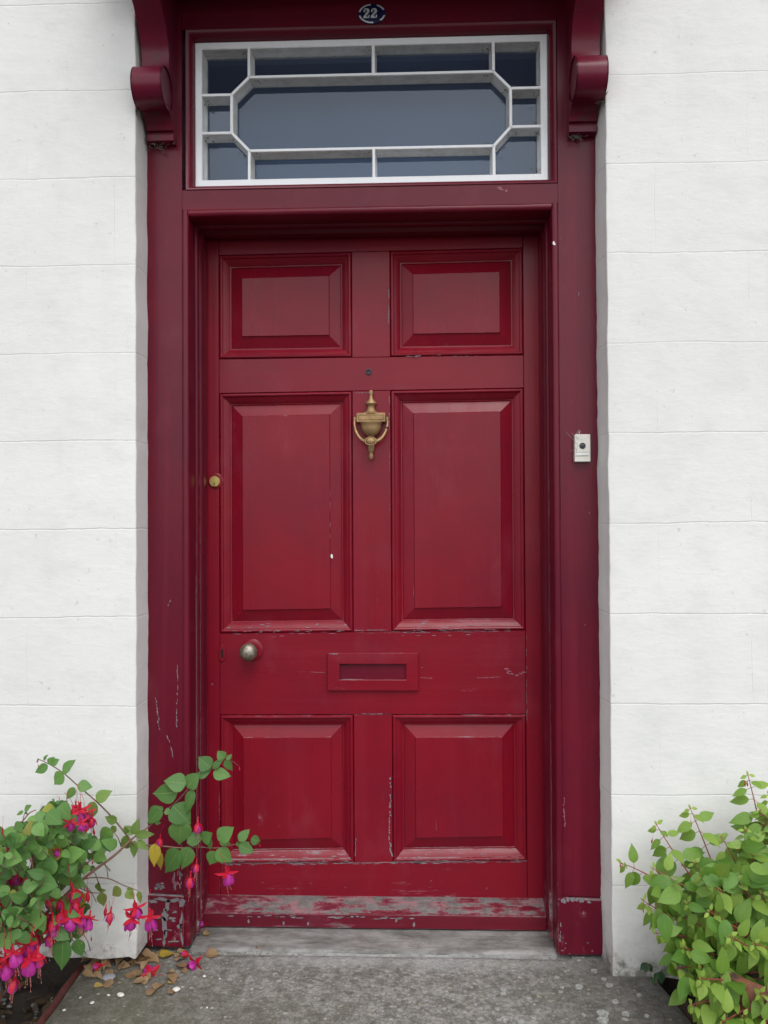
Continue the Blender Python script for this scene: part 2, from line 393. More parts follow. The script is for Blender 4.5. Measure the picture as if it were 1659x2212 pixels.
def leafm(name, c1, c2, back=1.0, gloss=.45):
    b = NB(name); uvn = b.n('ShaderNodeUVMap'); uv = b.sep(uvn.outputs[0])
    at_ = b.n('ShaderNodeAttribute', attribute_name='tone'); tn = b.sep(at_.outputs['Vector'])
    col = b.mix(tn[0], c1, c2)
    col = b.mix(tn[1], col, (.50, .36, .03))
    col = b.mix(tn[2], col, (.20, .09, .03))
    au = b.math('ABSOLUTE', b.math('SUBTRACT', uv[0], .5))
    mid = b.ramp(au, .035, .01)
    vn = b.math('SINE', b.math('MULTIPLY', b.math('SUBTRACT', uv[1], b.math('MULTIPLY', au, .9)), 44))
    col = b.mix(b.math('MULTIPLY', mid, .35), col, (.30, .36, .12))
    col = b.mix(b.ramp(vn, .75, 1, 0, .12), col, (.2, .3, .1))
    n = b.noise(b.objc(), 120, 3, .6); col = b.mix(b.ramp(n, .55, .75, 0, .22), col, tuple(c*.5 for c in c1))
    h = b.math('SUBTRACT', b.math('MULTIPLY', n, .3), b.math('ADD', b.math('MULTIPLY', mid, 1.2), b.ramp(vn, .4, 1, 0, .5)))
    nrm = b.bump(h, .5, .0008)
    p = b.bsdf(col, gloss, 0, nrm, spec=.45)
    t = b.n('ShaderNodeBsdfTranslucent'); b.l(b.mix(.5, col, c2, 'MIX'), t.inputs[0])
    ms = b.n('ShaderNodeMixShader'); ms.inputs[0].default_value = .30; b.l(p.outputs[0], ms.inputs[1]); b.l(t.outputs[0], ms.inputs[2]); b.l(ms.outputs[0], b.out.inputs[0])
    return b.m
LEAF_L = leafm('deep_green_leaf', (.035, .12, .028), (.18, .36, .085))
LEAF_R = leafm('lime_green_leaf', (.085, .215, .022), (.36, .50, .085))
LEAF_IVY = leafm('ivy_leaf', (.015, .06, .025), (.04, .12, .04), gloss=.3)
LEAF_D = leafm('dead_leaf', (.22, .13, .075), (.50, .34, .20), gloss=.7)
STEM = flat_mat('brown_red_stem', (.17, .085, .06), .6, 0, 80, .3)
STEM_R = flat_mat('red_stem', (.26, .055, .045), .5, 0, 80, .3)
def petalm(name, c1, c2, tl=.35):
    b = NB(name); P = b.objc(); n = b.noise(P, 70, 4, .6)
    col = b.mix(n, c1, c2); p = b.bsdf(col, .5, 0, b.bump(n, .3, .001))
    t = b.n('ShaderNodeBsdfTranslucent'); b.l(col, t.inputs[0]); ms = b.n('ShaderNodeMixShader'); ms.inputs[0].default_value = tl
    b.l(p.outputs[0], ms.inputs[1]); b.l(t.outputs[0], ms.inputs[2]); b.l(ms.outputs[0], b.out.inputs[0]); return b.m
SEPAL = petalm('crimson_sepal', (.48, .006, .03), (.74, .02, .06))
PETAL = petalm('magenta_petal', (.40, .010, .24), (.72, .07, .47))
STAM = petalm('pink_stamen', (.75, .25, .25), (.9, .45, .4))
BUDR = petalm('dark_pink_bud', (.45, .02, .08), (.6, .05, .14))

# ------------------------------------------------------------------ paint chips
def chip(bm, x, z, w, h, Y, mat, rot=0, jag=.35, n=11, out=.0005):
    """a flake of missing paint lying on an upright board face"""
    vs = []
    for k in range(n):
        a = 2*math.pi*k/n; r_ = 1+random.uniform(-jag, jag)
        cx, cz = math.cos(a)*w/2*r_, math.sin(a)*h/2*r_
        vs.append(bm.verts.new((x+cx*math.cos(rot)-cz*math.sin(rot), Y-out, z+cx*math.sin(rot)+cz*math.cos(rot))))
    f = bm.faces.new(vs); f.material_index = mat; f.normal_update()
    if f.normal.y > 0: f.normal_flip()
def chiprun(bm, pts, w, Y, mat, step=.012, jit=.002, skip=.2, vert=True):
    """broken run of narrow flakes along a polyline of (x,z)"""
    for (x0, z0), (x1, z1) in zip(pts, pts[1:]):
        L = math.hypot(x1-x0, z1-z0); n = max(1, int(L/step)); ang = math.atan2(z1-z0, x1-x0)
        for i in range(n):
            if random.random() < skip: continue
            t = (i+.5)/n
            chip(bm, x0+(x1-x0)*t+random.uniform(-jit, jit), z0+(z1-z0)*t+random.uniform(-jit, jit)*.6, step*random.uniform(.7, 1.5), w*random.uniform(.5, 1.4), Y, mat, ang, .4, 9, .0004+random.uniform(0, .0003))

# ================================================================== SETTING
FX0, FX1 = -.722, .497           # outer edges of the door surround
OX0, OX1 = -.606, .380           # opening
OT = 2.016                       # top of opening
bm = bmesh.new(); 
g = 24
for i in range(g+1):
    for j in range(g+1): bm.verts.new((-30+60*i/g, -50+60*j/g, -.115))
bm.verts.ensure_lookup_table()
for i in range(g):
    for j in range(g): bm.faces.new((bm.verts[i*(g+1)+j], bm.verts[(i+1)*(g+1)+j], bm.verts[(i+1)*(g+1)+j+1], bm.verts[i*(g+1)+j+1]))
tag(obj('ground', bm, STREET), kind='structure')
# soil bed along the foot of the wall
bm = bmesh.new(); n = 60
rows = []
for i in range(n+1):
    rows.append([bm.verts.new((.58+1.4*i/n, -.62+.60*j/20, -.085 + .02*lump((i*.3, j*.3, 0), 1.0))) for j in range(21)])
for i in range(n):
    for j in range(20): bm.faces.new((rows[i][j], rows[i+1][j], rows[i+1][j+1], rows[i][j+1]))
tag(obj('soil', bm, SOIL, smooth=True), kind='structure')
bm = bmesh.new(); rows = []
for i in range(n+1):
    rows.append([bm.verts.new((-.88-1.2*i/n, -.75+.73*j/20, -.055 + .02*lump((i*.3, j*.3, 4), 1.0))) for j in range(21)])
for i in range(n):
    for j in range(20): bm.faces.new((rows[i][j], rows[i+1][j], rows[i+1][j+1], rows[i][j+1]))
tag(obj('soil', bm, SOIL, smooth=True), kind='structure')

# house wall -------------------------------------------------------
wall = empty('house_wall', (0, -.09, 0), 'white painted rendered house wall with scored block lines around the red doorway', 'wall')
def wall_side(sgn, x_edge, zb, fx, splay):
    bm = bmesh.new()
    prof = [(4.0, -.09), (2.0, -.09)]
    prof += [(.9-.045*i, -.09) for i in range(1, 19)]
    prof += [(.05, -.09), (.020, -.09), (.006, -.09), (.0022, -.0893), (.0006, -.0878), (.0, -.085), (.0, -.075), (-splay*.5, -.05), (-splay, -.02), (-splay, .0), (-splay, .05)]
    rows = []; N = 150
    for i in range(N+1):
        z = zb + (3.6-zb)*(i/N)**1.25
        row = []
        for j, (d, Y) in enumerate(prof):
            x = x_edge + sgn*d; q = Vector((x*1.0, Y, z))
            dx = 0; dy = 0
            if d < .2:
                dx = .0028*lump((0, 0, z), 9, 3.0*sgn) + .0012*lump((x, Y, z), 45, 2)
                if d < -.0005: dx += .0009*lump((x, Y, z), 70, 5)
            if Y < -.07: dy = .0016*lump((x, 0, z), 5, 1) + .0007*lump((x, 0, z), 26, 4)
            zz = z
            if i == 0: zz = zb + .007*lump((x, 0, 0), 22, 7) + (.006*lump((x, 0, 0), 70, 2))
            row.append(bm.verts.new((x+dx, Y+dy, zz)))
        rows.append(row)
    for i in range(N):
        for j in range(len(prof)-1): bm.faces.new((rows[i][j], rows[i+1][j], rows[i+1][j+1], rows[i][j+1]))
    # underside lip of the render coat
    low = [bm.verts.new((v.co.x, min(v.co.y+.035, .05) if v.co.y < -.03 else v.co.y, v.co.z+.004)) for v in rows[0]]
    for j in range(len(prof)-1): bm.faces.new((rows[0][j], rows[0][j+1], low[j+1], low[j]))
    obj('render_face', bm, STUCCO, wall, True, 24)
    bm = bmesh.new()      # dark masonry behind the foot of the render
    x0, x1 = sorted((x_edge + sgn*4, x_edge + sgn*.018)); box(bm, x0, x1, -.045, .2, -.14, 3.6)
    obj('masonry_base', bm, SOIL, wall)
wall_side(-1, -.7225, .045, FX0, .0015)
wall_side(1, .506, .012, FX1, .007)
bm = bmesh.new(); box(bm, -.7225, .506, -.09, .05, 2.762, 3.6); obj('render_face', bm, STUCCO, wall)
bm = bmesh.new(); prism(bm, [(-4, 3.6), (4, 3.6), (4, 5.2), (-4, 5.2)], -.09, .2); obj('upper_wall', bm, STUCCO, wall)

# ================================================================== DOOR SURROUND
sur = empty('door_surround', (-.11, 0, .02), 'dark red painted timber door surround with frieze, transom and scrolled brackets', 'door frame')
def wavy(poly, amp=.0015, step=.03, seed=0):
    out = []
    n = len(poly)
    for i in range(n):
        a, b = Vector(poly[i]), Vector(poly[(i+1) % n]); k = max(1, int((b-a).length/step))
        for s in range(k):
            p = a+(b-a)*s/k; e = 1 if s else 0
            out.append((p.x+amp*e*noise.noise(Vector((p.x*9, p.y*14, seed))), p.y+amp*e*noise.noise(Vector((p.x*14, p.y*9, seed+5)))))
    return out
# jamb faces
jl = bmesh.new(); prism(jl, wavy([(FX0-.012, .175), (OX0-.019, .172), (OX0-.019, 2.70), (FX0-.012, 2.70)], .0006), 0, .06)
for pts, w_ in (([(-.700, .705), (-.694, .66), (-.690, .615)], .0032), ([(-.668, .60), (-.655, .56), (-.652, .53)], .0030), ([(-.640, .80), (-.642, .62)], .0022), ([(-.658, .97), (-.668, .95)], .002)):
    chiprun(jl, pts, w_, 0, 1, .009, .0018, .15)
for k in range(34):
    chip(jl, random.uniform(-.655, -.628), .19+abs(random.gauss(0, .09)), random.uniform(.0015, .004), random.uniform(.008, .03), 0, random.choice((1, 2)), 0, .4, 9, .0004+.0003*random.random())
for k in range(10): chip(jl, random.uniform(-.70, -.68), random.uniform(.182, .20), random.uniform(.004, .014), random.uniform(.003, .008), 0, 1)
obj('jamb', jl, [PFV, CHIP, CHIPP], sur)
jr = bmesh.new(); prism(jr, wavy([(OX1+.019, .178), (FX1+.012, .178), (FX1+.012, 2.70), (OX1+.019, 2.70)], .0006, seed=4), 0, .06)
for (x, z, w_, h_) in ((.476, 1.20, .002, .006), (.452, 1.79, .0015, .012), (.405, 1.94, .002, .002), (.430, 1.5, .002, .003), (.462, .9, .002, .004)): chip(jr, x, z, w_, h_, 0, 1)
chiprun(jr, [(.402, .44), (.405, .36)], .003, 0, 2, .008, .002, .2)
obj('jamb', jr, [PFV, CHIP, CHIPP], sur)
# edge beads at the opening
def bead(bm, a, b, r_=.0085):
    """quarter-rounded bead between a and b (x,z) sitting on the opening edge"""
    pass
bm = bmesh.new()
pr = [(0, .0015), (.0012, -.0035), (.004, -.006), (.009, -.0068), (.014, -.006), (.018, -.0025), (.019, .003), (.019, .06), (0, .06)]   # (towards opening, Y)
extrude_profile(bm, pr, .035, OT+.0195, lambda t, p: (OX0-.019+p[0] + .0007*noise.noise(Vector((0, 0, t*11))), p[1], t), True, 40)
obj('bead', bm, PFV, sur, True, 40)
bm = bmesh.new()
extrude_profile(bm, pr, .026, OT+.0195, lambda t, p: (OX1+.019-p[0] + .0007*noise.noise(Vector((3, 0, t*11))), p[1], t), True, 40)
chip(bm, OX1+.006, 1.925, .007, .010, -.0066, 1, .3)
obj('bead', bm, [PFV, WCHIP], sur, True, 40)
bm = bmesh.new()
extrude_profile(bm, pr, OX0, OX1, lambda t, p: (t, p[1]-.0003, OT+.0192-p[0] + .0012*noise.noise(Vector((t*9, 0, 2)))), True, 40)
obj('bead', bm, PFH, sur, True, 40)
# plinth blocks
bm = bmesh.new(); 
prism(bm, [(FX0-.006, .034), (OX0-.016, .030), (OX0-.016, .168), (FX0-.006, .172)], -.008, .06, .0035, 2)
ch = [(-.705, .155, .026, .010), (-.680, .160, .04, .009), (-.65, .158, .04, .010), (-.628, .152, .018, .02), (-.667, .14, .012, .03), (-.672, .118, .016, .03), (-.675, .088, .012, .05), (-.672, .065, .011, .03), (-.676, .046, .008, .02), (-.695, .112, .022, .007), (-.655, .110, .02, .007), (-.646, .127, .012, .007), (-.649, .103, .011, .008), (-.634, .088, .018, .012), (-.628, .06, .006, .05), (-.629, .10, .008, .05), (-.690, .053, .02, .004), (-.65, .048, .028, .005), (-.66, .078, .012, .004), (-.700, .078, .014, .004)]
for x, z, w_, h_ in ch: chip(bm, x, z, w_, h_, -.0082, 1, random.uniform(-.2, .2), .38, 13)
obj('plinth_block', bm, [PFV, CHIP, CHIPP], sur)
bm = bmesh.new()
prism(bm, [(OX1+.003, .024), (FX1+.004, .026), (FX1+.004, .170), (OX1+.003, .173)], -.008, .06, .0035, 2)
chiprun(bm, [(.395, .168), (.425, .172), (.455, .168), (.472, .164)], .010, -.0083, 1, .009, .002, .05)
for k in range(8): chip(bm, random.uniform(.39, .48), random.uniform(.028, .06), random.uniform(.002, .008), random.uniform(.002, .006), -.0082, random.choice((1, 2)))
chiprun(bm, [(.389, .11), (.388, .06)], .004, -.0083, 1, .01, .001, .2)
obj('plinth_block', bm, [PFV, CHIP, CHIPP], sur)
bm = bmesh.new(); prism(bm, [(FX0-.012, .0325), (OX0-.022, .03), (OX0-.022, .18), (FX0-.012, .18)], .004, .058); obj('jamb_foot', bm, PFV, sur)
bm = bmesh.new(); prism(bm, [(OX1+.022, .024), (FX1+.012, .024), (FX1+.012, .18), (OX1+.022, .18)], .004, .058); obj('jamb_foot', bm, PFV, sur)
# linings (reveal) with a staff bead and a stop
for s, ox in ((1, OX0), (-1, OX1)):
    bm = bmesh.new()
    pr2 = [(0, .0605), (0, .066), (.0035, .068), (.0065, .073), (.0065, .079), (.0035, .084), (0, .086), (0, .108), (.005, .112), (.0085, .118), (.009, .124), (.009, .152), (-.03, .152), (-.03, .0605)]
    extrude_profile(bm, pr2, .03, OT+.005, lambda t, p: (ox+s*(p[0]+.0006*noise.noise(Vector((s, 0, t*8)))), p[1], t), True, 40)
    obj('lining', bm, PSTOP, sur, True, 35)
    bm = bmesh.new(); box(bm, *(sorted((ox+s*-.03, ox+s*-.002))), .1525, .26, .02, 2.1); obj('lining', bm, PFV, sur)
bm = bmesh.new()
extrude_profile(bm, [(0, .0605), (0, .066), (.0035, .068), (.0065, .073), (.0065, .079), (.0035, .084), (0, .086), (0, .108), (.009, .118), (.009, .152), (-.03, .152), (-.03, .0605)], OX0-.01, OX1+.01, lambda t, p: (t, p[1], OT-p[0]), True, 4)
obj('lining', bm, PFH, sur, True, 35)
bm = bmesh.new(); box(bm, OX0-.02, OX1+.02, .1525, .26, OT-.001, OT+.06); obj('lining', bm, DARK, sur)
# transom rail
bm = bmesh.new(); prism(bm, wavy([(OX0-.0185, 2.0362), (OX1+.0185, 2.0362), (OX1+.0185, 2.090), (OX0-.0185, 2.090)], .0006), .0012, .06)
chiprun(bm, [(.235, 2.083), (.265, 2.072)], .008, .0012, 1, .009, .003, .3)
obj('transom', bm, [PFH, CHIPP], sur)
# fanlight rebate moulding (ovolo)
ov = [(0, .0005), (.002, -.0015), (.007, .001), (.012, .006), (.0165, .014), (.0185, .022), (.019, .03), (.019, .06), (0, .06)]
SX0, SX1, SZ0, SZ1 = -.5965, .3785, 2.1085, 2.514      # sash outer
bm = bmesh.new()
def ring_profile(bm, x0, x1, z0, z1, prof, mat=0):
    """prof (inset from outer, Y) swept round a rectangle with mitred corners"""
    loops = []
    for u, Y in prof:
        loops.append([bm.verts.new(c) for c in ((x0+u, Y, z0+u), (x1-u, Y, z0+u), (x1-u, Y, z1-u), (x0+u, Y, z1-u))])
    for a, b in zip(loops, loops[1:]):
        for k in range(4): bm.faces.new((a[k], a[(k+1) % 4], b[(k+1) % 4], b[k])).material_index = mat
ring_profile(bm, SX0-.019, SX1+.019, SZ0-.019, SZ1+.019, ov[:-1])
obj('fanlight_moulding', bm, PFH, sur, True, 50)
# frieze board behind the number plate
bm = bmesh.new(); prism(bm, wavy([(OX0-.0185, SZ1+.0195), (OX1+.0185, SZ1+.0195), (OX1+.0185, 2.70), (OX0-.0185, 2.70)], .0006), .001, .06)
obj('frieze', bm, PFH, sur)
# hood
bm = bmesh.new(); box(bm, -.76, .54, -.362, .05, 2.66, 2.70, .004)
box(bm, -.79, .57, -.375, .05, 2.7005, 2.76, .006)
obj('hood', bm, PFH, sur)
bm = bmesh.new(); box(bm, -.638, .423, -.352, -.001, 2.612, 2.6595, .003); obj('soffit', bm, PFH, sur)
# scrolled brackets
def bracket(x0, x1, name='bracket'):
    base = [(.022, 2.212), (.030, 2.214), (.032, 2.228), (.024, 2.232), (.024, 2.238), (.034, 2.240), (.038, 2.252), (.046, 2.262), (.058, 2.268)]
    cy, cz, rr = .098, 2.318, .050
    drum = [(cy+rr*math.sin(a)*1.0, cz-rr*math.cos(a)) for a in [R(d) for d in range(-20, 176, 12)]]
    top = [(.080, 2.370), (.070, 2.392), (.069, 2.420), (.078, 2.452), (.100, 2.487), (.138, 2.518), (.190, 2.544), (.255, 2.566), (.305, 2.584), (.338, 2.612), (.350, 2.6595)]
    prof = base+drum+top
    full = prof+[(-.0002+.0, 2.6595), (-.0, 2.212)]
    bm = bmesh.new()
    a = [bm.verts.new((x0, -d-.0004, z)) for d, z in full]; b = [bm.verts.new((x1, -d-.0004, z)) for d, z in full]
    bm.faces.new(a); bm.faces.new(b[::-1])
    for i in range(len(full)): bm.faces.new((a[i], a[(i+1) % len(full)], b[(i+1) % len(full)], b[i]))
    br = obj(name, bm, PBR, sur, True, 28)
    # roll of the scroll projecting a little past both cheeks
    bm = bmesh.new()
    k = 28
    for s0, s1 in ((x0-.0035, x1+.0035),):
        A = []; B = []
        for i in range(k):
            an = 2*math.pi*i/k; q = (-(cy+(rr+.003)*math.sin(an)), cz+(rr+.003)*math.cos(an))
            A.append(bm.verts.new((s0, *q))); B.append(bm.verts.new((s1, *q)))
        fa = bm.faces.new(A); fb = bm.faces.new(B[::-1])
        for i in range(k): bm.faces.new((A[i], A[(i+1) % k], B[(i+1) % k], B[i]))
        r1 = bmesh.ops.inset_individual(bm, faces=[fa, fb], thickness=.012, depth=0)
        bmesh.ops.translate(bm, verts=[v for v in fa.verts], vec=(.004, 0, 0)); bmesh.ops.translate(bm, verts=[v for v in fb.verts], vec=(-.004, 0, 0))
    sc_ = obj('scroll', bm, PBR, br, True, 30); sc_.matrix_parent_inverse = Matrix.Identity(4)
    return br
# children of children: meshes are in world space, so parents hold an inverse
def sub(name, bm, mats, parent, smooth=False, angle=None):
    o = obj(name, bm, mats, None, smooth, angle); o.parent = parent
    o.matrix_parent_inverse = Matrix.Identity(4)
    return o
bracket(-.712, -.639); bracket(.424, .497)

# ================================================================== FANLIGHT
fan = empty('fanlight', (-.11, .04, SZ0), 'white painted fanlight window with octagonal glazing bars above the red door', 'window')
SY = .028
bm = bmesh.new()
w_ = .0205
ix0, ix1, iz0, iz1 = SX0+w_, SX1-w_, SZ0+.0215, SZ1-.020
ringp = [(0, .06), (0, SY+.003), (.003, SY), (w_-.002, SY), (w_, SY+.002), (w_+.0005, SY+.025), (w_+.003, SY+.044), (w_+.004, SY+.050)]
ring_profile(bm, SX0, SX1, SZ0, SZ1, ringp)
obj('sash_frame', bm, SASH, fan)
BD = .046; BW = .0092
def bar(p, q, k):
    p, q = Vector(p), Vector(q); d = (q-p).normalized(); nn = Vector((-d.y, d.x))
    prof = [(-BW*.35, SY+.0003*k+.0005), (BW*.35, SY+.0003*k+.0005), (BW*.5, SY+.004), (BW*.55, SY+.022), (BW*.85, SY+BD), (-BW*.85, SY+BD), (-BW*.55, SY+.022), (-BW*.5, SY+.004)]
    bm = bmesh.new(); L = (q-p).length
    extrude_profile(bm, prof, 0, L, lambda t, c: ((p+d*t+nn*c[0]).x, c[1], (p+d*t+nn*c[0]).y), True, 1)
    obj('glazing_bar', bm, SASH, fan)
OL, OR_, OTp, OB = -.494, .277, 2.414, 2.209
cA, cB = -.445, .2305; zU, zD = 2.3665, 2.2605; mx = -.0995
bars = [((cA, OTp), (mx, OTp)), ((mx, OTp), (cB, OTp)), ((cA, OB), (mx, OB)), ((mx, OB), (cB, OB)), ((OL, zD), (OL, zU)), ((OR_, zD), (OR_, zU)),
        ((cA, OTp), (OL, zU)), ((cB, OTp), (OR_, zU)), ((cA, OB), (OL, zD)), ((cB, OB), (OR_, zD)),
        ((cA, OTp), (cA, iz1+.002)), ((cB, OTp), (cB, iz1+.002)), ((cA, OB), (cA, iz0-.002)), ((cB, OB), (cB, iz0-.002)),
        ((mx, OTp), (mx, iz1+.002)), ((mx, OB), (mx, iz0-.002)),
        ((OL, zU), (ix0-.002, zU)), ((OR_, zU), (ix1+.002, zU)), ((OL, zD), (ix0-.002, zD)), ((OR_, zD), (ix1+.002, zD))]
for k, (p, q) in enumerate(bars): bar(p, q, (k % 5))
panes = [[(OL, zD), (cA, OB), (cB, OB), (OR_, zD), (OR_, zU), (cB, OTp), (cA, OTp), (OL, zU)],
         [(cA, OTp), (mx, OTp), (mx, iz1), (cA, iz1)], [(mx, OTp), (cB, OTp), (cB, iz1), (mx, iz1)],
         [(cA, iz0), (mx, iz0), (mx, OB), (cA, OB)], [(mx, iz0), (cB, iz0), (cB, OB), (mx, OB)],
         [(ix0, zU), (OL, zU), (cA, OTp), (cA, iz1), (ix0, iz1)], [(ix1, zU), (ix1, iz1), (cB, iz1), (cB, OTp), (OR_, zU)],
         [(ix0, iz0), (cA, iz0), (cA, OB), (OL, zD), (ix0, zD)], [(ix1, iz0), (ix1, zD), (OR_, zD), (cB, OB), (cB, iz0)],
         [(ix0, zD), (OL, zD), (OL, zU), (ix0, zU)], [(OR_, zD), (ix1, zD), (ix1, zU), (OR_, zU)]]
for k, pl in enumerate(panes):
    bm = bmesh.new(); tl = random.uniform(-.002, .002); t2 = random.uniform(-.002, .002)
    zc = sum(z for _, z in pl)/len(pl); xc = sum(x for x, _ in pl)/len(pl)
    vs = [bm.verts.new((x, SY+BD-.003+(z-zc)*tl*3+(x-xc)*t2, z)) for x, z in pl]; bm.faces.new(vs)
    obj('pane', bm, GLASS, fan)
# wisps of cobweb caught in the corners of the bars
bm = bmesh.new()
cor = []
for pl in panes:
    zc = sum(z for _, z in pl)/len(pl); xc = sum(x for x, _ in pl)/len(pl)
    for x, z in pl:
        if random.random() < (.75 if z > zc else .3): cor.append((x, z, xc, zc))
for x, z, xc, zc in cor:
    d = Vector((xc-x, 0, zc-z)).normalized()
    for k in range(random.randint(4, 11)):
        p = Vector((x, SY+random.uniform(.008, .030), z)) + d*random.uniform(.006, .022) + Vector((random.uniform(-.012, .012), 0, random.uniform(-.006, .006)))
        q = p+Vector((random.uniform(-.012, .012), random.uniform(-.003, .003), random.uniform(-.010, .010)))
        mdd = (p+q)/2+Vector((random.uniform(-.003, .003), 0, random.uniform(-.003, .003)))
        tube(bm, [p, mdd, q], [.0002, random.uniform(.0005, .0016), .0002], 4)
tag(obj('cobweb', bm, flat_mat('dusty_web', (.13, .10, .075), .95)), 'dusty brown cobwebs caught in the corners of the white fanlight bars', 'cobweb', kind='stuff')
bm = bmesh.new()
for cx_, cy_, cz_, sp_ in ((-.68, -.012, 2.206, .034), (.445, -.012, 2.208, .018), (-.716, -.078, 2.268, .006), (.500, -.08, 2.27, .005)):
    for k in range(26):
        p = Vector((cx_+random.gauss(0, sp_*.6), cy_-random.uniform(0, .012), cz_+random.gauss(0, .006))); q = p+Vector((random.gauss(0, .010), random.uniform(-.004, .004), random.gauss(0, .007)))
        tube(bm, [p, (p+q)/2+Vector((0, 0, random.uniform(-.002, .002))), q], [.0002, random.uniform(.0005, .0022), .0002], 4)
tag(obj('cobweb', bm, flat_mat('grey_web', (.10, .10, .085), .95)), 'grey dusty cobwebs gathered around the scrolled brackets', 'cobweb', kind='stuff')
# hall box behind the fanlight, its blue standing in for reflected sky
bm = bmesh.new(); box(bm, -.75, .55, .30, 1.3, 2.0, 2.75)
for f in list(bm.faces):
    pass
obj('hall_box', bm, HALL, wall)

# ================================================================== DOOR LEAF
LY = .168
door = empty('front_door', (-.112, LY, .02), 'dark red six-panelled front door with brass urn knocker and letter slot', 'door')
zl = lambda a, b: (lambda x: a+(b-a)*(x+.564)/(.325+.564))
zTR = zl(1.9655, 1.973); zFT = zl(1.659, 1.6605); zFB = zl(1.5585, 1.565); zLT = zl(.8545, .863); zLB = zl(.6165, .6215); zBT = zl(.184, .2)
XL, XML, XMR, XR = -.564, -.172, -.0605, .3265
TH = .03
def board(name, poly, mat, Y=LY, chips=None, mats=()):
    bm = bmesh.new(); prism(bm, poly, Y, Y+TH, .0007, 1)
    if chips: chips(bm)
    return obj(name, bm, [mat, CHIP, CHIPP, WCHIP, *mats], door)
e = .0006
def ch_stL(b):
    chiprun(b, [(XL-.002, .5), (XL-.002, .20)], .0015, LY, 2, .012, .0008, .35)
    chip(b, -.586, .706, .006, .003, LY, 2)
board('stile', [(-.612, .034), (XL-e, .034), (XL-e, 2.03), (-.612, 2.03)], PV, chips=ch_stL)
board('stile', [(XR+e, .034), (.386, .034), (.386, 2.03), (XR+e, 2.03)], PV, chips=lambda b: chiprun(b, [(XR+.002, .85), (XR+.002, .60)], .0013, LY, 1, .012, .0006, .5))
def rail(zb, zt, chips=None, mat=PH):
    return board('rail', [(XL+e, zb(XL)+e), (XR-e, zb(XR)+e), (XR-e, zt(XR)-e), (XL+e, zt(XL)-e)], mat, chips=chips)
rail(zTR, lambda x: 2.03)
rail(zFB, zFT)
def ch_lock(b):
    for (x0, z0, x1, z1, w) in ((.022, .756, .045, .7555, .002), (.022, .7265, .058, .725, .0028), (-.31, .742, -.255, .741, .002), (.185, .725, .262, .729, .0022), (-.335, .742, -.31, .742, .001)):
        chiprun(b, [(x0, z0), (x1, z1)], w, LY, 2, .008, .0006, .08)
    for x, z in ((.270, .752), (.279, .745), (.286, .737), (.300, .733), (.312, .738), (.322, .742), (.276, .739)): chip(b, x, z, .013, .004, LY, 2, random.uniform(-.4, .3))
    # ragged paint loss under the middle panels
    for k in range(80):
        x = random.uniform(-.55, .30)
        if -.05 > x > -.16 and random.random() < .5: continue
        zt = zLT(x); dense = 1 if -.05 < x < .18 else .55
        if random.random() > dense: continue
        chip(b, x, zt-random.uniform(.001, .004 if random.random() < .7 else .013), random.uniform(.006, .024), random.uniform(.0008, .0026), LY, random.choice((1, 2, 2, 2)), random.uniform(-.06, .06))
    for k in range(12): chip(b, random.uniform(-.16, -.07), zLB(-.1)+random.uniform(.0004, .002), random.uniform(.005, .014), .0022, LY, 1)
rail(zLB, zLT, ch_lock)
def ch_bot(b):
    for k in range(70):
        x = random.uniform(-.55, .30); chip(b, x, zBT(x)-random.uniform(.001, .005), random.uniform(.006, .026), random.uniform(.0012, .0032), LY, random.choice((1, 1, 2)), random.uniform(-.06, .06))
    for k in range(12): chip(b, -.545+random.uniform(-.014, .02), .146+random.uniform(-.008, .008), random.uniform(.002, .006), random.uniform(.002, .006), LY, 2)
    for x, z in ((-.30, .13), (-.2, .118), (.05, .14), (.21, .12), (-.44, .13)): chip(b, x, z, .003, .004, LY, 2)
rail(lambda x: .034, zBT, ch_bot)
def munt(zb, zt, chips=None):
    return board('muntin', [(XML+e, zb(XML)+e), (XMR-e, zb(XMR)+e), (XMR-e, zt(XMR)-e), (XML+e, zt(XML)-e)], PV, chips=chips)
munt(zFT, zTR, lambda b: chiprun(b, [(XMR-.003, 1.86), (XMR-.003, 1.74)], .002, LY, 1, .01, .0008, .35))
def ch_m(b):
    chiprun(b, [(XMR-.003, 1.545), (XMR-.004, 1.44)], .0024, LY, 1, .008, .0008, .25)
    chiprun(b, [(XMR-.003, 1.38), (XMR-.003, 1.20)], .0014, LY, 2, .008, .0008, .6)
    chiprun(b, [(XML+.004, .863), (XMR-.004, .865)], .002, LY, 1, .008, .0006, .2)
    chiprun(b, [(XML+.008, 1.5555), (-.12, 1.556)], .0022, LY, 1, .008, .0006, .15)
munt(zLT, zFB, ch_m)
def ch_m2(b):
    chiprun(b, [(XMR-.005, .44), (XMR-.006, .34), (XMR-.012, .28), (XMR-.004, .21)], .004, LY, 1, .008, .0022, .15)
    chiprun(b, [(XML+.004, .26), (XML+.003, .20)], .002, LY, 1, .008, .001, .3)
munt(zBT, zLB, ch_m2)

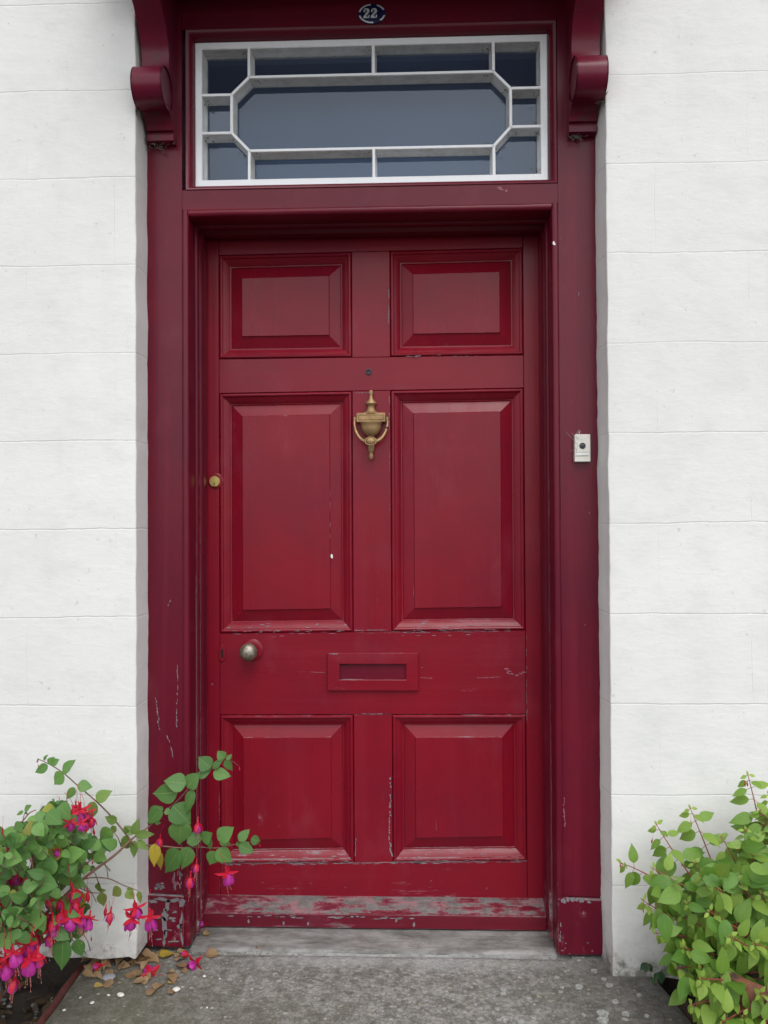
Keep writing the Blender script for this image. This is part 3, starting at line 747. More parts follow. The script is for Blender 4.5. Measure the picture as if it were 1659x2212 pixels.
MP = [(0, 0), (.0012, -.0030), (.0022, .0006), (.0045, .0032), (.0075, .0036), (.0105, .0018), (.012, -.0022), (.0135, -.0032), (.0185, -.0055), (.0245, -.0105), (.0285, -.0138), (.0295, -.0165), (.0335, -.0172), (.034, -.0195)]
BI = .0345; FI = .0675
def quad(xa, xb, zb, zt): return [(xa, zb(xa)), (xb, zb(xb)), (xb, zt(xb)), (xa, zt(xa))]
def inset(q, u): s = ((1, 1), (-1, 1), (-1, -1), (1, -1)); return [(q[k][0]+u*s[k][0], q[k][1]+u*s[k][1]) for k in range(4)]
def sweep_quad(bm, q, prof, Y, n=14, wob=.0005, seed=0):
    loops = []
    for u, v in prof:
        qi = inset(q, u); L = []
        for k in range(4):
            a, b = Vector(qi[k]), Vector(qi[(k+1) % 4])
            for s in range(n):
                p = a+(b-a)*s/n; f = 0 if s == 0 else wob
                L.append(bm.verts.new((p.x+f*noise.noise(Vector((p.x*20, p.y*20, seed+u*90))), Y-v+f*noise.noise(Vector((p.x*16, p.y*16, seed+9+u*60))), p.y+f*noise.noise(Vector((p.x*20, p.y*20, seed+3+u*90))))))
        loops.append(L)
    m_ = len(loops[0])
    for A, B in zip(loops, loops[1:]):
        for k in range(m_): bm.faces.new((A[k], A[(k+1) % m_], B[(k+1) % m_], B[k]))
    return loops
def panel(q, seed, chips=None):
    bm = bmesh.new(); sweep_quad(bm, q, MP, LY, seed=seed)
    md = obj('moulding', bm, PM, door, True, 22)
    bm = bmesh.new()
    pp = [(BI-.004, -.022), (BI, -.0205), (BI+.0005, -.0200), (FI-.0012, -.0085), (FI-.0006, -.0080), (FI, -.0050), (FI+.0008, -.0043)]
    lp = sweep_quad(bm, q, pp, LY, seed=seed+2, wob=.0004)
    bm.faces.new(lp[-1])
    if chips: chips(bm)
    obj('panel', bm, [PV, CHIP, CHIPP, WCHIP], door)
panel(quad(XL, XML, zFT, zTR), 1)
panel(quad(XMR, XR, zFT, zTR), 2)
def ch_ml(b):
    chip(b, -.2345, 1.079, .0065, .014, LY+.0043, 3, .1, .12, 12)
    chiprun(b, [(-.2385, 1.30), (-.2385, 1.10)], .0011, LY+.0043, 2, .015, .0003, .6)
panel(quad(XL, XML, zLT, zFB), 3, ch_ml)
panel(quad(XMR, XR, zLT, zFB), 4, lambda b: chiprun(b, [(.004, .99), (.004, .95)], .001, LY+.0043, 2, .012, .0004, .6))
panel(quad(XL, XML, zBT, zLB), 5)
panel(quad(XMR, XR, zBT, zLB), 6, lambda b: chiprun(b, [(.065, .315), (.066, .285)], .0011, LY+.0043, 2, .01, .0005, .3))
# flakes along the lower moulding ledges, lying on their sloping face
bm = bmesh.new()
for (xa, xb, zf, cnt, dz) in ((XL+.02, XML-.02, zLT, 30, .0), (XMR+.02, XR-.02, zLT, 28, .0), (XL+.02, XML-.02, zBT, 34, .0), (XMR+.02, XR-.02, zBT, 20, .0), (XMR+.01, XR-.12, zFT, 18, -.006)):
    for k in range(cnt):
        x = random.uniform(xa, xb); u = random.uniform(.003, .009) if random.random() < .6 else random.uniform(.013, .027)
        v = .0040 if u < .011 else -(u-.0135)/.015*.0105-.0022
        s = random.uniform(.5, 1)
        vs = []
        L_, hh = random.uniform(.004, .020), random.uniform(.0004, .0014)
        for j in range(9):
            a = 2*math.pi*j/9; rr = 1+random.uniform(-.35, .35); cx, cu = math.cos(a)*L_/2*rr, math.sin(a)*hh*rr
            sl = 0 if u < .011 else -.7
            vs.append(bm.verts.new((x+cx, LY-(v+sl*cu)-.0009, zf(x)+dz+u+cu)))
        f = bm.faces.new(vs); f.material_index = random.choice((0, 0, 1)); f.normal_update()
        if f.normal.y > 0: f.normal_flip()
obj('peeling_paint', bm, [CHIP, CHIPP], door)
bm = bmesh.new(); box(bm, -.612, .386, LY+.0305, LY+.045, .03, 2.03); obj('dark_backing', bm, DARK, door)  # added dark backing, keeps daylight out of the board joints
# weatherboard
bm = bmesh.new()
wp = [(0, .094), (.018, .088), (.050, .070), (.055, .066), (.056, .060), (.055, .030), (.050, .026), (0, .026)]
extrude_profile(bm, wp, OX0+.002, OX1-.009, lambda t, p: (t, LY-p[0]-.0001+.0012*noise.noise(Vector((t*8, p[1]*20, 1))), p[1]+.0016*noise.noise(Vector((t*6, 0, 3)))-.0005), True, 50)
for k in range(26): chip(bm, random.uniform(-.59, .15), random.uniform(.056, .062), random.uniform(.006, .03), random.uniform(.002, .004), LY-.0562, 1)
for x in (-.47, -.37, -.30, .0, -.05): chip(bm, x, random.uniform(.038, .055), .006, .012, LY-.0565, 1)
obj('weatherboard', bm, [PWB, CHIP], door, True, 30)
# letter plate
lx0, lx1, lz0, lz1 = -.2475, .0165, .6895, .7985
bm = bmesh.new()
lp_ = [(0, .001), (0, -.005), (.0012, -.0065), (.034, -.0075), (.0352, -.0065), (.0355, -.001)]
def ringr(bm, x0, x1, z0, z1, ins, Y0):
    loops = []
    for (ux, uz, v) in ins:
        loops.append([bm.verts.new(c) for c in ((x0+ux, Y0-v, z0+uz), (x1-ux, Y0-v, z0+uz), (x1-ux, Y0-v, z1-uz), (x0+ux, Y0-v, z1-uz))])
    for a, b in zip(loops, loops[1:]):
        for k in range(4): bm.faces.new((a[k], a[(k+1) % 4], b[(k+1) % 4], b[k]))
    return loops
ringr(bm, lx0, lx1, lz0, lz1, [(0, 0, -.001), (0, 0, .0085), (.0014, .0014, .0098), (.0345, .0305, .0106), (.0358, .0318, .0096), (.0362, .0322, .0004)], LY)
chip(bm, -.225, .7965, .028, .003, LY-.0101, 1)
lp = obj('letter_plate', bm, [PH, CHIP], door)
bm = bmesh.new(); box(bm, lx0+.0365, lx1-.0365, LY-.0009, LY-.0002, lz0+.033, lz1-.033)
box(bm, lx0+.0375, lx0+.062, LY-.0016, LY-.0010, lz1-.0362, lz1-.0340, mat=1)
box(bm, lx0+.0368, lx1-.0368, LY-.0012, LY-.00095, lz1-.0336, lz1-.0318, mat=1)
sub('flap', bm, [PFH, DARK], lp)
# spyhole stud above the knocker
bm = bmesh.new(); lathe(bm, [(.0075, -.002), (.0092, .001), (.0092, .004), (.006, .0045), (.0052, .001), (.0, .0008)], (-.1235, LY, 1.6165), 'y', 20)
obj('door_stud', bm, flat_mat('dark_blackened_metal', (.035, .018, .03), .5), door, True, 40)
# cylinder lock
bm = bmesh.new(); lathe(bm, [(.0215, -.001), (.0225, .002), (.0205, .0035), (.0175, .0035)], (-.5735, LY, 1.301), 'y', 32); obj('lock_collar', bm, PV, door, True, 50)
bm = bmesh.new(); lathe(bm, [(.0160, -.001), (.0160, .006), (.0150, .0075), (.0, .0078)], (-.5765, LY, 1.2995), 'y', 32)
lc = obj('lock_cylinder', bm, LOCKB, door, True, 40)
bm = bmesh.new(); lathe(bm, [(.0052, .0078), (.0052, .0088), (.0, .0090)], (-.5760, LY, 1.2935), 'y', 20); 
sub('lock_plug', bm, LOCKB, lc, True, 40)
bm = bmesh.new(); prism(bm, [(-.5769, .0+1.2885), (-.5753, 1.2885), (-.5748, 1.2955), (-.5774, 1.2955)], LY-.0093, LY-.0088); sub('keyway', bm, DARK, lc)
# keyhole
bm = bmesh.new()
for k in range(1):
    oval = [(.0125*math.cos(2*math.pi*j/24), .025*math.sin(2*math.pi*j/24)) for j in range(24)]
    A = [bm.verts.new((-.5565+x, LY-.0004, .7955+z)) for x, z in oval]; B = [bm.verts.new((-.5565+x*.9, LY-.0030, .7955+z*.95)) for x, z in oval]; C = [bm.verts.new((-.5565+x*.45, LY-.0034, .7955+z*.72)) for x, z in oval]
    for P_, Q_ in ((A, B), (B, C)):
        for j in range(24): bm.faces.new((P_[j], P_[(j+1) % 24], Q_[(j+1) % 24], Q_[j]))
    bm.faces.new(C)
kh = obj('keyhole_plate', bm, PV, door, True, 50)
bm = bmesh.new()
kk = [(-.0022, -.013), (.0030, -.013), (.0034, -.002), (.0036, .006), (.0028, .0115), (0, .013), (-.0034, .0115), (-.0042, .007), (-.0028, .002)]
prism(bm, [(-.5565+x, .7955+z) for x, z in kk], LY-.0040, LY-.0034); sub('keyhole', bm, DARK, kh)
# knob
kx, kz = -.4715, .806
bm = bmesh.new(); lathe(bm, [(.031, 0), (.0325, .002), (.030, .0045), (.022, .006), (.0, .006)], (kx+.004, LY, kz), 'y', 40); rs = obj('knob_rose', bm, PH, door, True, 50)
bm = bmesh.new(); lathe(bm, [(.011, .004), (.010, .016), (.014, .021), (.0215, .027), (.0252, .036), (.0250, .045), (.0215, .053), (.014, .0585), (.006, .0605), (.0, .061)], (kx, LY, kz), 'y', 40)
for v in bm.verts: v.co += Vector((1, 0, 1))*.0005*noise.noise(v.co*90)
obj('door_knob', bm, KNOB, door, True, 60)
# knocker
KX, KZ = -.1165, 1.459
def kz(y): return 1.561 - (y-655)*.0001713     # crop row -> height
def kw(x): return (x)*.000174
bm = bmesh.new()
urn_top = [(0, 655), (28, 662), (36, 700), (30, 735), (24, 755), (32, 770), (30, 800), (52, 830), (98, 872), (106, 884), (92, 898), (66, 915), (56, 950), (64, 985), (86, 1015), (140, 1050), (175, 1062)]
lathe(bm, [(kw(r), kz(y)) for r, y in urn_top], (KX, LY-.015, 0), 'z', 36, .6)
kn = obj('door_knocker', bm, BRASS, door, True, 50)
bm = bmesh.new()
x0, x1 = KX-kw(238), KX+kw(238)
box(bm, x0, x1, LY-.030, LY-.0005, kz(1205), kz(1052), .0012, 2)
nb = sub('name_tablet', bm, BRASS, kn)
bm = bmesh.new(); loops = ringr(bm, KX-kw(212), KX+kw(212), kz(1172), kz(1080), [(0, 0, 0), (.0008, .0008, .0014), (.0018, .0018, .0014), (.0026, .0026, .0002)], LY-.0302); bm.faces.new(loops[-1]); sub('tablet_rim', bm, BRASS, kn)
bm = bmesh.new()
bowl = [(196, 1206), (192, 1222), (176, 1240), (172, 1290), (160, 1340), (132, 1390), (96, 1425), (66, 1440), (60, 1452), (60, 1500), (60, 1560), (56, 1600), (60, 1622), (52, 1640), (54, 1670), (42, 1706), (26, 1725), (34, 1745), (38, 1775), (34, 1812), (18, 1840), (0, 1846)]
lathe(bm, [(kw(r), kz(y)) for r, y in bowl][::-1], (KX, LY-.018, 0), 'z', 36, .62)
sub('urn_bowl', bm, BRASS, kn, True, 50)
bm = bmesh.new()
ringp_ = [(-272, 1165), (-276, 1230), (-258, 1330), (-222, 1420), (-170, 1492), (-110, 1535), (-50, 1550), (0, 1552), (50, 1550), (110, 1535), (170, 1492), (222, 1420), (258, 1330), (276, 1230), (272, 1165)]
pts = smooth_pts([(KX+kw(x), LY-.022-.020*max(0, (y-1165)/387.0), kz(y)) for x, y in ringp_], 3)
nP = len(pts); tube(bm, pts, [.0032+.0026*math.sin(math.pi*i/(nP-1))**1.5 for i in range(nP)], 12)
for s in (-1, 1):
    lathe(bm, [(0, kz(1190)), (kw(26), kz(1185)), (kw(30), kz(1150)), (kw(24), kz(1118)), (0, kz(1112))], (KX+s*kw(268), LY-.022, 0), 'z', 14)
sub('swing_ring', bm, BRASS, kn, True, 50)
bm = bmesh.new()
lathe(bm, [(.0108, 0), (.0108, .003), (.0100, .0045), (.0082, .0045), (.0076, .0035), (.0068, .0052), (.0030, .0062), (0, .0064)], (0, 0, 0), 'y', 32)
for v in bm.verts: v.co = Vector((KX+v.co.x*1.75, LY-.043+v.co.y*1.5, kz(1540)+v.co.z*1.2))
sub('striker_boss', bm, BRASS, kn, True, 50)

# ================================================================== THRESHOLD + STEP
bm = bmesh.new()
n = 60; rows = []
tp = [(.006, .0), (.0065, .014), (.010, .0195), (.020, .0215), (.07, .0225), (.125, .0235), (.16, .024)]
for i in range(n+1):
    x = OX0-.003 + (OX1-OX0+.006)*i/n
    rows.append([bm.verts.new((x, y+(.0025*lump((x, 0, 0), 14, 2) if y < .03 else 0), z+.0012*lump((x, y, 0), 12, 5))) for y, z in tp])
for i in range(n):
    for j in range(len(tp)-1): bm.faces.new((rows[i][j], rows[i+1][j], rows[i+1][j+1], rows[i][j+1]))
tag(obj('threshold', bm, STONE, smooth=True), 'worn pale grey stone sill under the bottom of the red door', 'threshold')
bm = bmesh.new()
xs = [-.865+i*(.615+.865)/150 for i in range(151)]; ys = [-.98+i*1.06/90 for i in range(91)]
rows = []
for x in xs:
    row = []
    for y in ys:
        xr = .612 - .155*(y+.076)                       # outer edge runs out slightly towards the street
        xx = x if x < .3 else .3+(x-.3)*(xr-.3)/(.615-.3)
        z = .0165 + .0022*lump((xx, y, 0), 6, 1) + .0010*lump((xx, y, 0), 30, 3)
        k = (x-.3)/.315
        if k > .93: z -= (k-.93)**2*1.2
        if x < -.835: z -= (-.835-x)**2*7; xx += .004*lump((0, y, 0), 16, 9)*(1 if x < -.86 else 0)
        if k > .99: xx += .004*lump((0, y, 0), 18, 3)
        # shrink-crack where the step meets the sill
        if abs(y+.002-.004*lump((x, 0, 0), 4, 8)) < .007 and -.62 < x < .42: z -= .013
        row.append(bm.verts.new((xx, y, z)))
    rows.append(row)
for i in range(150):
    for j in range(90): bm.faces.new((rows[i][j], rows[i+1][j], rows[i+1][j+1], rows[i][j+1]))
def skirt(L):
    lo = [bm.verts.new((v.co.x, v.co.y, -.13)) for v in L]
    for j in range(len(L)-1): bm.faces.new((L[j], L[j+1], lo[j+1], lo[j]))
skirt(rows[-1]); skirt([r_[0] for r_ in rows]); skirt(rows[0])
tag(obj('concrete_step', bm, CONC, smooth=True, angle=50), 'weathered grey concrete doorstep slab speckled with lichen', 'doorstep')
# brick edging left of the step
bm = bmesh.new(); rows = []
for i in range(61):
    y = -.98+i*(.98-.03)/60; row = []
    for d, z in ((0, -.02), (.003, -.004), (.010, .002), (.020, .003), (.028, -.004), (.031, -.014), (.033, -.12)):
        row.append(bm.verts.new((-.869-d+.003*lump((d, y, 0), 20, 1), y, z+.003*lump((d, y, 0), 30, 2))))
    rows.append(row)
for i in range(60):
    for j in range(6): bm.faces.new((rows[i][j], rows[i+1][j], rows[i+1][j+1], rows[i][j+1]))
tag(obj('edging_tile', bm, flat_mat('red_brick_edge', (.13, .035, .028), .85, 0, 50, .6, .003), smooth=True, angle=40), 'dark red brick edging along the left side of the concrete step', 'edging')
# mossy tile edging beside the step
bm = bmesh.new(); rows = []
for i in range(41):
    y = -.95+i*(.95-.15)/40; x0 = .618-.155*(y+.076); row = []
    for d, z in ((0, -.02), (.004, -.003), (.012, .001), (.035, -.006), (.060, -.012), (.066, -.020), (.068, -.12)):
        row.append(bm.verts.new((x0+.002+d+.002*lump((d, y, 0), 20, 1), y, z+.002*lump((d, y, 0), 30, 2))))
    rows.append(row)
for i in range(40):
    for j in range(6): bm.faces.new((rows[i][j], rows[i+1][j], rows[i+1][j+1], rows[i][j+1]))
bm.faces.new(rows[-1]); 
tag(obj('edging_tile', bm, flat_mat('mossy_brick', (.060, .036, .024), .9, 0, 60, .5, .003), smooth=True, angle=40), 'dark mossy brick edging along the right side of the concrete step', 'edging')

# ================================================================== DOORBELL, NUMBER
bell = empty('doorbell', (.4545, 0, 1.3725), 'cream plastic doorbell with round black button on the right door post', 'doorbell')
CREAM = flat_mat('aged_cream_plastic', (.62, .60, .54), .45, 0, 40, .12)
bm = bmesh.new(); bx0, bx1, bz0, bz1 = .4345, .4765, 1.336, 1.4095
prism(bm, [(bx0, bz0), (bx1, bz0), (bx1, bz1), (bx0+.001, bz1)], -.017, .001, .0022, 3)
for k in range(7): 
    t_ = k/6; chip(bm, bx0+.005+.004*math.sin(k*2.1), bz1-.008-.034*t_, .0012, .008, -.0171, 1, random.uniform(-.5, .5))
chip(bm, bx0+.009, bz1-.011, .007, .0012, -.0171, 1, .4); chip(bm, bx0+.018, bz1-.015, .0018, .003, -.0171, 1)
obj('casing', bm, [CREAM, flat_mat('hair_crack', (.20, .20, .21), .8)], bell)
bm = bmesh.new(); lathe(bm, [(.0078, .0165), (.0084, .0178), (.0074, .0182), (.0068, .0174), (.0, .0190)], (.4553, 0, 1.3785), 'y', 28)
obj('button', bm, flat_mat('black_rubber_button', (.03, .033, .036), .5), bell, True, 50)
bm = bmesh.new(); box(bm, bx0+.003, bx1-.003, -.0180, -.0172, 1.3525, 1.3605, .0003, 1); box(bm, bx0+.002, bx1-.002, -.0176, -.0171, 1.3608, 1.3615, mat=1); box(bm, bx0+.002, bx1-.006, -.0176, -.0171, 1.3512, 1.3519, mat=1)
obj('name_strip', bm, [flat_mat('clear_strip', (.66, .66, .64), .3), flat_mat('shadow_line', (.12, .11, .11), .8)], bell)
bm = bmesh.new()
for k in range(14):
    p = Vector((random.choice((bx0, bx1)), -.006, random.uniform(bz0, bz1))); q = p+Vector((random.uniform(-.03, .03), .004, random.uniform(-.01, .03)))
    if k < 5: p = Vector((random.uniform(bx0+.006, bx0+.02), -.008, bz1)); q = p+Vector((random.uniform(-.01, .008), .006, random.uniform(.008, .02)))
    tube(bm, [p, (p+q)/2+Vector((0, 0, random.uniform(-.002, .003))), q], [.00018, .00028, .00012], 4)
tag(obj('cobweb', bm, flat_mat('fine_web', (.5, .48, .52), .9)), 'fine pale cobweb strands around the cream doorbell', 'cobweb', kind='stuff')

pl = empty('number_plate', (-.101, .001, 2.561), 'oval blue enamel house number plate reading 22 above the fanlight', 'house number')
ENB = NB('blue_enamel'); P = ENB.objc(); ENB.bsdf((.004, .008, .06), .28, 0); ENB = ENB.m
ENW = flat_mat('white_enamel', (.62, .66, .70), .35, 0, 90, .12)
pcx, pcz, ra, rb = -.101, 2.5615, .0375, .0275
def oval_ring(bm, a0, b0, a1, b1, y0, y1, segs=64, arcs=None, mat=0):
    A = []; B = []
    for k in range(segs):
        t = 2*math.pi*k/segs
        A.append(bm.verts.new((pcx+a0*math.cos(t), y0, pcz+b0*math.sin(t)))); B.append(bm.verts.new((pcx+a1*math.cos(t), y1, pcz+b1*math.sin(t))))
    for k in range(segs):
        deg = 360*k/segs
        if arcs and not any(lo <= deg < hi for lo, hi in arcs): continue
        bm.faces.new((A[k], A[(k+1) % segs], B[(k+1) % segs], B[k])).material_index = mat
    return A, B
bm = bmesh.new(); A, B = oval_ring(bm, ra, rb, ra*.985, rb*.98, .001, -.0035); A2, B2 = oval_ring(bm, ra*.985, rb*.98, ra*.6, rb*.6, -.0035, -.0048); bm.faces.new(B2)
bmesh.ops.remove_doubles(bm, verts=bm.verts, dist=1e-5)
obj('plate', bm, [ENB], pl, True, 40)
bm = bmesh.new()
oval_ring(bm, ra*.975, rb*.965, ra*.86, rb*.81, -.0041, -.0046, arcs=[(20, 62), (95, 168), (187, 275), (305, 345)])
obj('rim', bm, ENW, pl)
DG = [(0, 0), (.56, 0), (.645, .10), (.66, .34), (.59, .34), (.52, .27), (.36, .26), (.27, .27), (.45, .42), (.60, .55), (.655, .72), (.61, .88), (.48, .98), (.30, 1.0), (.13, .955), (.03, .84), (.02, .70), (.08, .60), (.18, .575), (.27, .63), (.285, .73), (.23, .80), (.25, .87), (.31, .885), (.37, .85), (.40, .73), (.36, .60), (.22, .44), (.06, .26), (0, .13)]
for x0 in (pcx-.0235, pcx-.0030):
    bm = bmesh.new(); s = .0265
    prism(bm, [(x0+x*s*.98, pcz-.0128+z*s) for x, z in DG], -.0056, -.0046)
    bmesh.ops.triangulate(bm, faces=[f for f in bm.faces if len(f.verts) > 4]); obj('digit', bm, ENW, pl)

# ================================================================== PLANTS
def tone_layer(bm):
    return bm.loops.layers.uv.verify(), bm.loops.layers.float_color.get('tone') or bm.loops.layers.float_color.new('tone')
def leaf(bm, base, dirv, nrm, L, wr=.55, tone=(.5, 0, 0), curl=.18, fold=.22, mat=0, petiole=.0):
    """one heart-ovate leaf blade; base -> tip along dirv, face towards nrm"""
    uv, tl = tone_layer(bm)
    d = Vector(dirv).normalized(); nn = Vector(nrm); nn = (nn-d*nn.dot(d))
    if nn.length < 1e-4: nn = d.orthogonal()
    nn.normalize(); s = d.cross(nn)
    st = [(0, .10), (.06, .50), (.16, .84), (.30, 1.0), (.46, .96), (.62, .76), (.77, .48), (.89, .20), (1, .01)]
    W_ = L*wr*.5; asym = random.uniform(-.06, .06); rows = []; tw = random.uniform(-.15, .15); cr = curl*random.uniform(.3, 1.5)
    for v, wv in st:
        row = []
        for u in (-1, -.55, 0, .55, 1):
            x = u*wv*W_*(1+asym*u); up = -fold*abs(u)*wv*W_*-1 - fold*.5*(abs(u)**2)*wv*W_
            z = up - cr*L*v*v*.6 + .018*L*math.sin(v*17+u*3)*abs(u)
            a = tw*v; xx = x*math.cos(a)-z*math.sin(a)*.3
            row.append(bm.verts.new(Vector(base)+d*(v*L)+s*xx+nn*(z+x*math.sin(a)*.5)))
        rows.append((v, row))
    for (va, A), (vb, B) in zip(rows, rows[1:]):
        for k in range(4):
            f = bm.faces.new((A[k], A[k+1], B[k+1], B[k])); f.material_index = mat; f.smooth = True
            cs = ((k/4, va), ((k+1)/4, va), ((k+1)/4, vb), (k/4, vb))
            for lp, c in zip(f.loops, cs): lp[uv].uv = c; lp[tl] = (*tone, 1)
def obj_leaf(name, bm, mats, parent=None):
    me = bpy.data.meshes.new(name); bm.to_mesh(me); bm.free()
    for mm in mats: me.materials.append(mm)
    o = bpy.data.objects.new(name, me); COL.objects.link(o)
    if parent is not None: o.parent = parent; o.matrix_parent_inverse = Matrix.Translation(-WLOC(parent))
    return o
rnd = random.uniform
# ---- flower prototypes (local: hang from origin along -Z, unit metres)
def lance(bm, pts, wid, up, n=1):
    rows = []
    k = len(pts)
    for i, p in enumerate(pts):
        p = Vector(p); t = (Vector(pts[min(i+1, k-1)])-Vector(pts[max(i-1, 0)])).normalized(); s = t.cross(up).normalized(); w = wid[i]
        nn = s.cross(t)
        rows.append([bm.verts.new(p-s*w), bm.verts.new(p+nn*w*.35), bm.verts.new(p+s*w)])
    for A, B in zip(rows, rows[1:]):
        for q in range(2):
            f = bm.faces.new((A[q], A[q+1], B[q+1], B[q])); f.smooth = True
def mesh_of(name, bm, mat):
    for f in bm.faces: f.smooth = True
    me = bpy.data.meshes.new(name); bm.to_mesh(me); bm.free(); me.materials.append(mat); return me
def flower_meshes(kind, seed):
    random.seed(seed)
    bm = bmesh.new()
    tube(bm, [(0, 0, -.009), (.0005, 0, .004), (.003, .001, .022), (.010, .003, .044)], [.0007, .0006, .0006, .0007], 5); lathe(bm, [(.0008, -.008), (.0028, -.010), (.0032, -.014), (.0024, -.018), (.0028, -.020), (.0040, -.028), (.0048, -.034)], (0, 0, 0), 'z', 10)
    for k in range(4):
        a = math.pi/2*k+rnd(-.25, .25)+seed; c, s = math.cos(a), math.sin(a); el = rnd(-.25, .35) if kind == 'open' else rnd(-1.25, -.9)
        if kind == 'open': pts = [(c*.004, s*.004, -.032), (c*.014, s*.014, -.034+el*.004), (c*.026, s*.026, -.034+el*.014), (c*.037, s*.037, -.032+el*.032)]
        else: pts = [(c*.004, s*.004, -.032), (c*.012, s*.012, -.040), (c*.0165, s*.0165, -.052), (c*.019, s*.019, -.064)]
        lance(bm, pts, (.0048, .0078, .0062, .0004), Vector((0, 0, 1)) if kind == 'open' else Vector((c, s, 0)))
    A = mesh_of('flower', bm, SEPAL)
    bm = bmesh.new()
    nl = 9 if kind == 'open' else 5
    for k in range(nl):
        a = 2*math.pi*k/nl+rnd(-.2, .2); c, s = math.cos(a), math.sin(a); R_ = rnd(.009, .0155) if kind == 'open' else .009
        dz = rnd(-.004, .004)
        lance(bm, [(c*.003, s*.003, -.033), (c*R_*.65, s*R_*.65, -.040), (c*R_, s*R_, -.050+dz), (c*R_*1.12, s*R_*1.12, -.060+dz), (c*R_*1.05, s*R_*1.05, -.064+dz)], (.002, .0065, .0095, .0085, .003), Vector((c, s, .3)))
    B = mesh_of('petals', bm, PETAL)
    bm = bmesh.new()
    for k in range(7):
        a = rnd(0, 6.28); r_ = rnd(.001, .005); Lz = -.088+rnd(-.008, .008) if k else -.108
        p = [Vector((0, 0, -.036)), Vector((math.cos(a)*r_, math.sin(a)*r_, -.062)), Vector((math.cos(a)*r_*1.6, math.sin(a)*r_*1.6, Lz))]
        tube(bm, p, [.0005, .0004, .0004], 5); lathe(bm, [(0, .0018), (.0013, 0), (0, -.0018)], p[-1], 'z', 6)
    C = mesh_of('stamens', bm, STAM)
    return A, B, C
def bud_mesh(seed):
    random.seed(seed); bm = bmesh.new()
    tube(bm, [(0, 0, -.013), (.0006, 0, .002), (.003, .001, .016), (.009, .003, .032)], [.0007, .0006, .0006, .0007], 5)
    lathe(bm, [(.0006, -.012), (.0022, -.014), (.0024, -.018), (.0019, -.021), (.0026, -.026), (.0058, -.036), (.0072, -.044), (.0060, -.053), (.0026, -.061), (.0, -.065)], (0, 0, 0), 'z', 12)
    return mesh_of('flower_bud', bm, SEPAL)
OPEN = [flower_meshes('open', s) for s in (1, 2, 3)]; HALF = [flower_meshes('half', s) for s in (5, 6)]; BUD = bud_mesh(3)
random.seed(21)
def put_flower(kind, px, py, Y, scale, parent, tilt=(0, 0), spin=None):
    """px,py: picture position of the flower's skirt; it hangs from a stalk above"""
    ms = random.choice(OPEN) if kind == 'open' else random.choice(HALF)
    off = {'open': .045, 'half': .045, 'bud': .038}[kind]*scale
    p = at(px, py, Y); p.z += off
    def mk(name, me, par):
        o = bpy.data.objects.new(name, me); COL.objects.link(o); o.parent = par; return o
    if kind == 'bud':
        o = mk('flower_bud', BUD, parent); o.scale = (scale,)*3
    else:
        o = mk('flower', ms[0], parent); o.scale = (scale,)*3
        mk('petals', ms[1], o); mk('stamens', ms[2], o)
    o.location = p-Vector(parent.location)
    o.rotation_euler = (R(rnd(-12, 12)+tilt[0]), R(rnd(-12, 12)+tilt[1]), spin if spin is not None else rnd(0, 6.28))
    return p

# ---------------- left fuchsia
lf = empty('fuchsia_plant', (-.90, -.40, .27), 'leggy fuchsia with dark leaves and crimson and magenta hanging flowers left of the door', 'plant')
c3 = lambda x, y: (x/2.56, 1566.1+y/2.56)
bl = bmesh.new(); bs = bmesh.new()
def stem3(pts, r0, r1):
    P_ = smooth_pts([at(*c3(x, y), Y) for x, y, Y in pts], 5); n = len(P_)
    tube(bs, P_, [r0+(r1-r0)*i/(n-1) for i in range(n)], 7)
def lf3(bx, by, tx, ty, Y, wr=.6, tone=None, dy=None, curl=.15):
    Y1 = Y+(dy if dy is not None else rnd(-.012, .012)); a = at(*c3(bx, by), Y); b = at(*c3(tx, ty), Y1)
    tone = tone or (rnd(.25, .75), 0, 0)
    n_ = Vector((rnd(-.35, .35), -1, rnd(.1, .7)))
    leaf(bl, a, b-a, n_, (b-a).length*1.06, wr*1.12, tone, curl)
YB = -.165; YC = -.15
stem3([(150, 1130, -.36), (280, 1020, -.34), (400, 905, -.30), (480, 835, -.26), (560, 775, -.23), (640, 715, -.20), (720, 640, -.18)], .0042, .0028)
stem3([(740, 660, -.18), (690, 595, -.17), (620, 510, YB), (530, 420, YB), (430, 335, YB), (350, 265, YB), (270, 215, YB), (215, 190, YB)], .0024, .0010)
stem3([(700, 660, -.18), (760, 605, -.17), (820, 565, YC), (900, 490, YC), (975, 425, YC), (1040, 355, YC), (1110, 290, YC), (1180, 235, YC), (1225, 198, YC), (1275, 195, YC)], .0024, .0011)
stem3([(690, 670, -.18), (800, 665, -.16), (900, 670, YC), (1000, 680, YC), (1100, 675, YC), (1200, 680, YC), (1290, 662, YC), (1350, 650, YC), (1400, 648, YC), (1430, 660, YC)], .0022, .0009)
stem3([(390, 900, -.30), (430, 868, -.27), (500, 845, -.24), (600, 850, -.22), (680, 885, -.21), (760, 915, -.21)], .0020, .0009)
stem3([(440, 900, -.28), (500, 925, -.26), (560, 930, -.25)], .0015, .0009)
stem3([(120, 1010, -.36), (180, 910, -.34), (300, 860, -.31), (420, 800, -.28), (500, 750, -.25), (560, 700, -.24)], .0028, .0012)
stem3([(380, 800, -.28), (470, 690, -.25), (540, 640, -.24), (620, 590, -.22)], .0018, .0010)
stem3([(-60, 1100, -.45), (0, 980, -.44), (120, 930, -.42), (210, 890, -.40)], .0030, .0014)
stem3([(60, 1150, -.38), (170, 800, -.36), (210, 640, -.33), (290, 560, -.30), (350, 470, -.28)], .0032, .0012)
stem3([(20, 1150, -.42), (40, 800, -.38), (60, 640, -.36), (150, 500, -.34), (200, 470, -.33)], .0030, .0010)
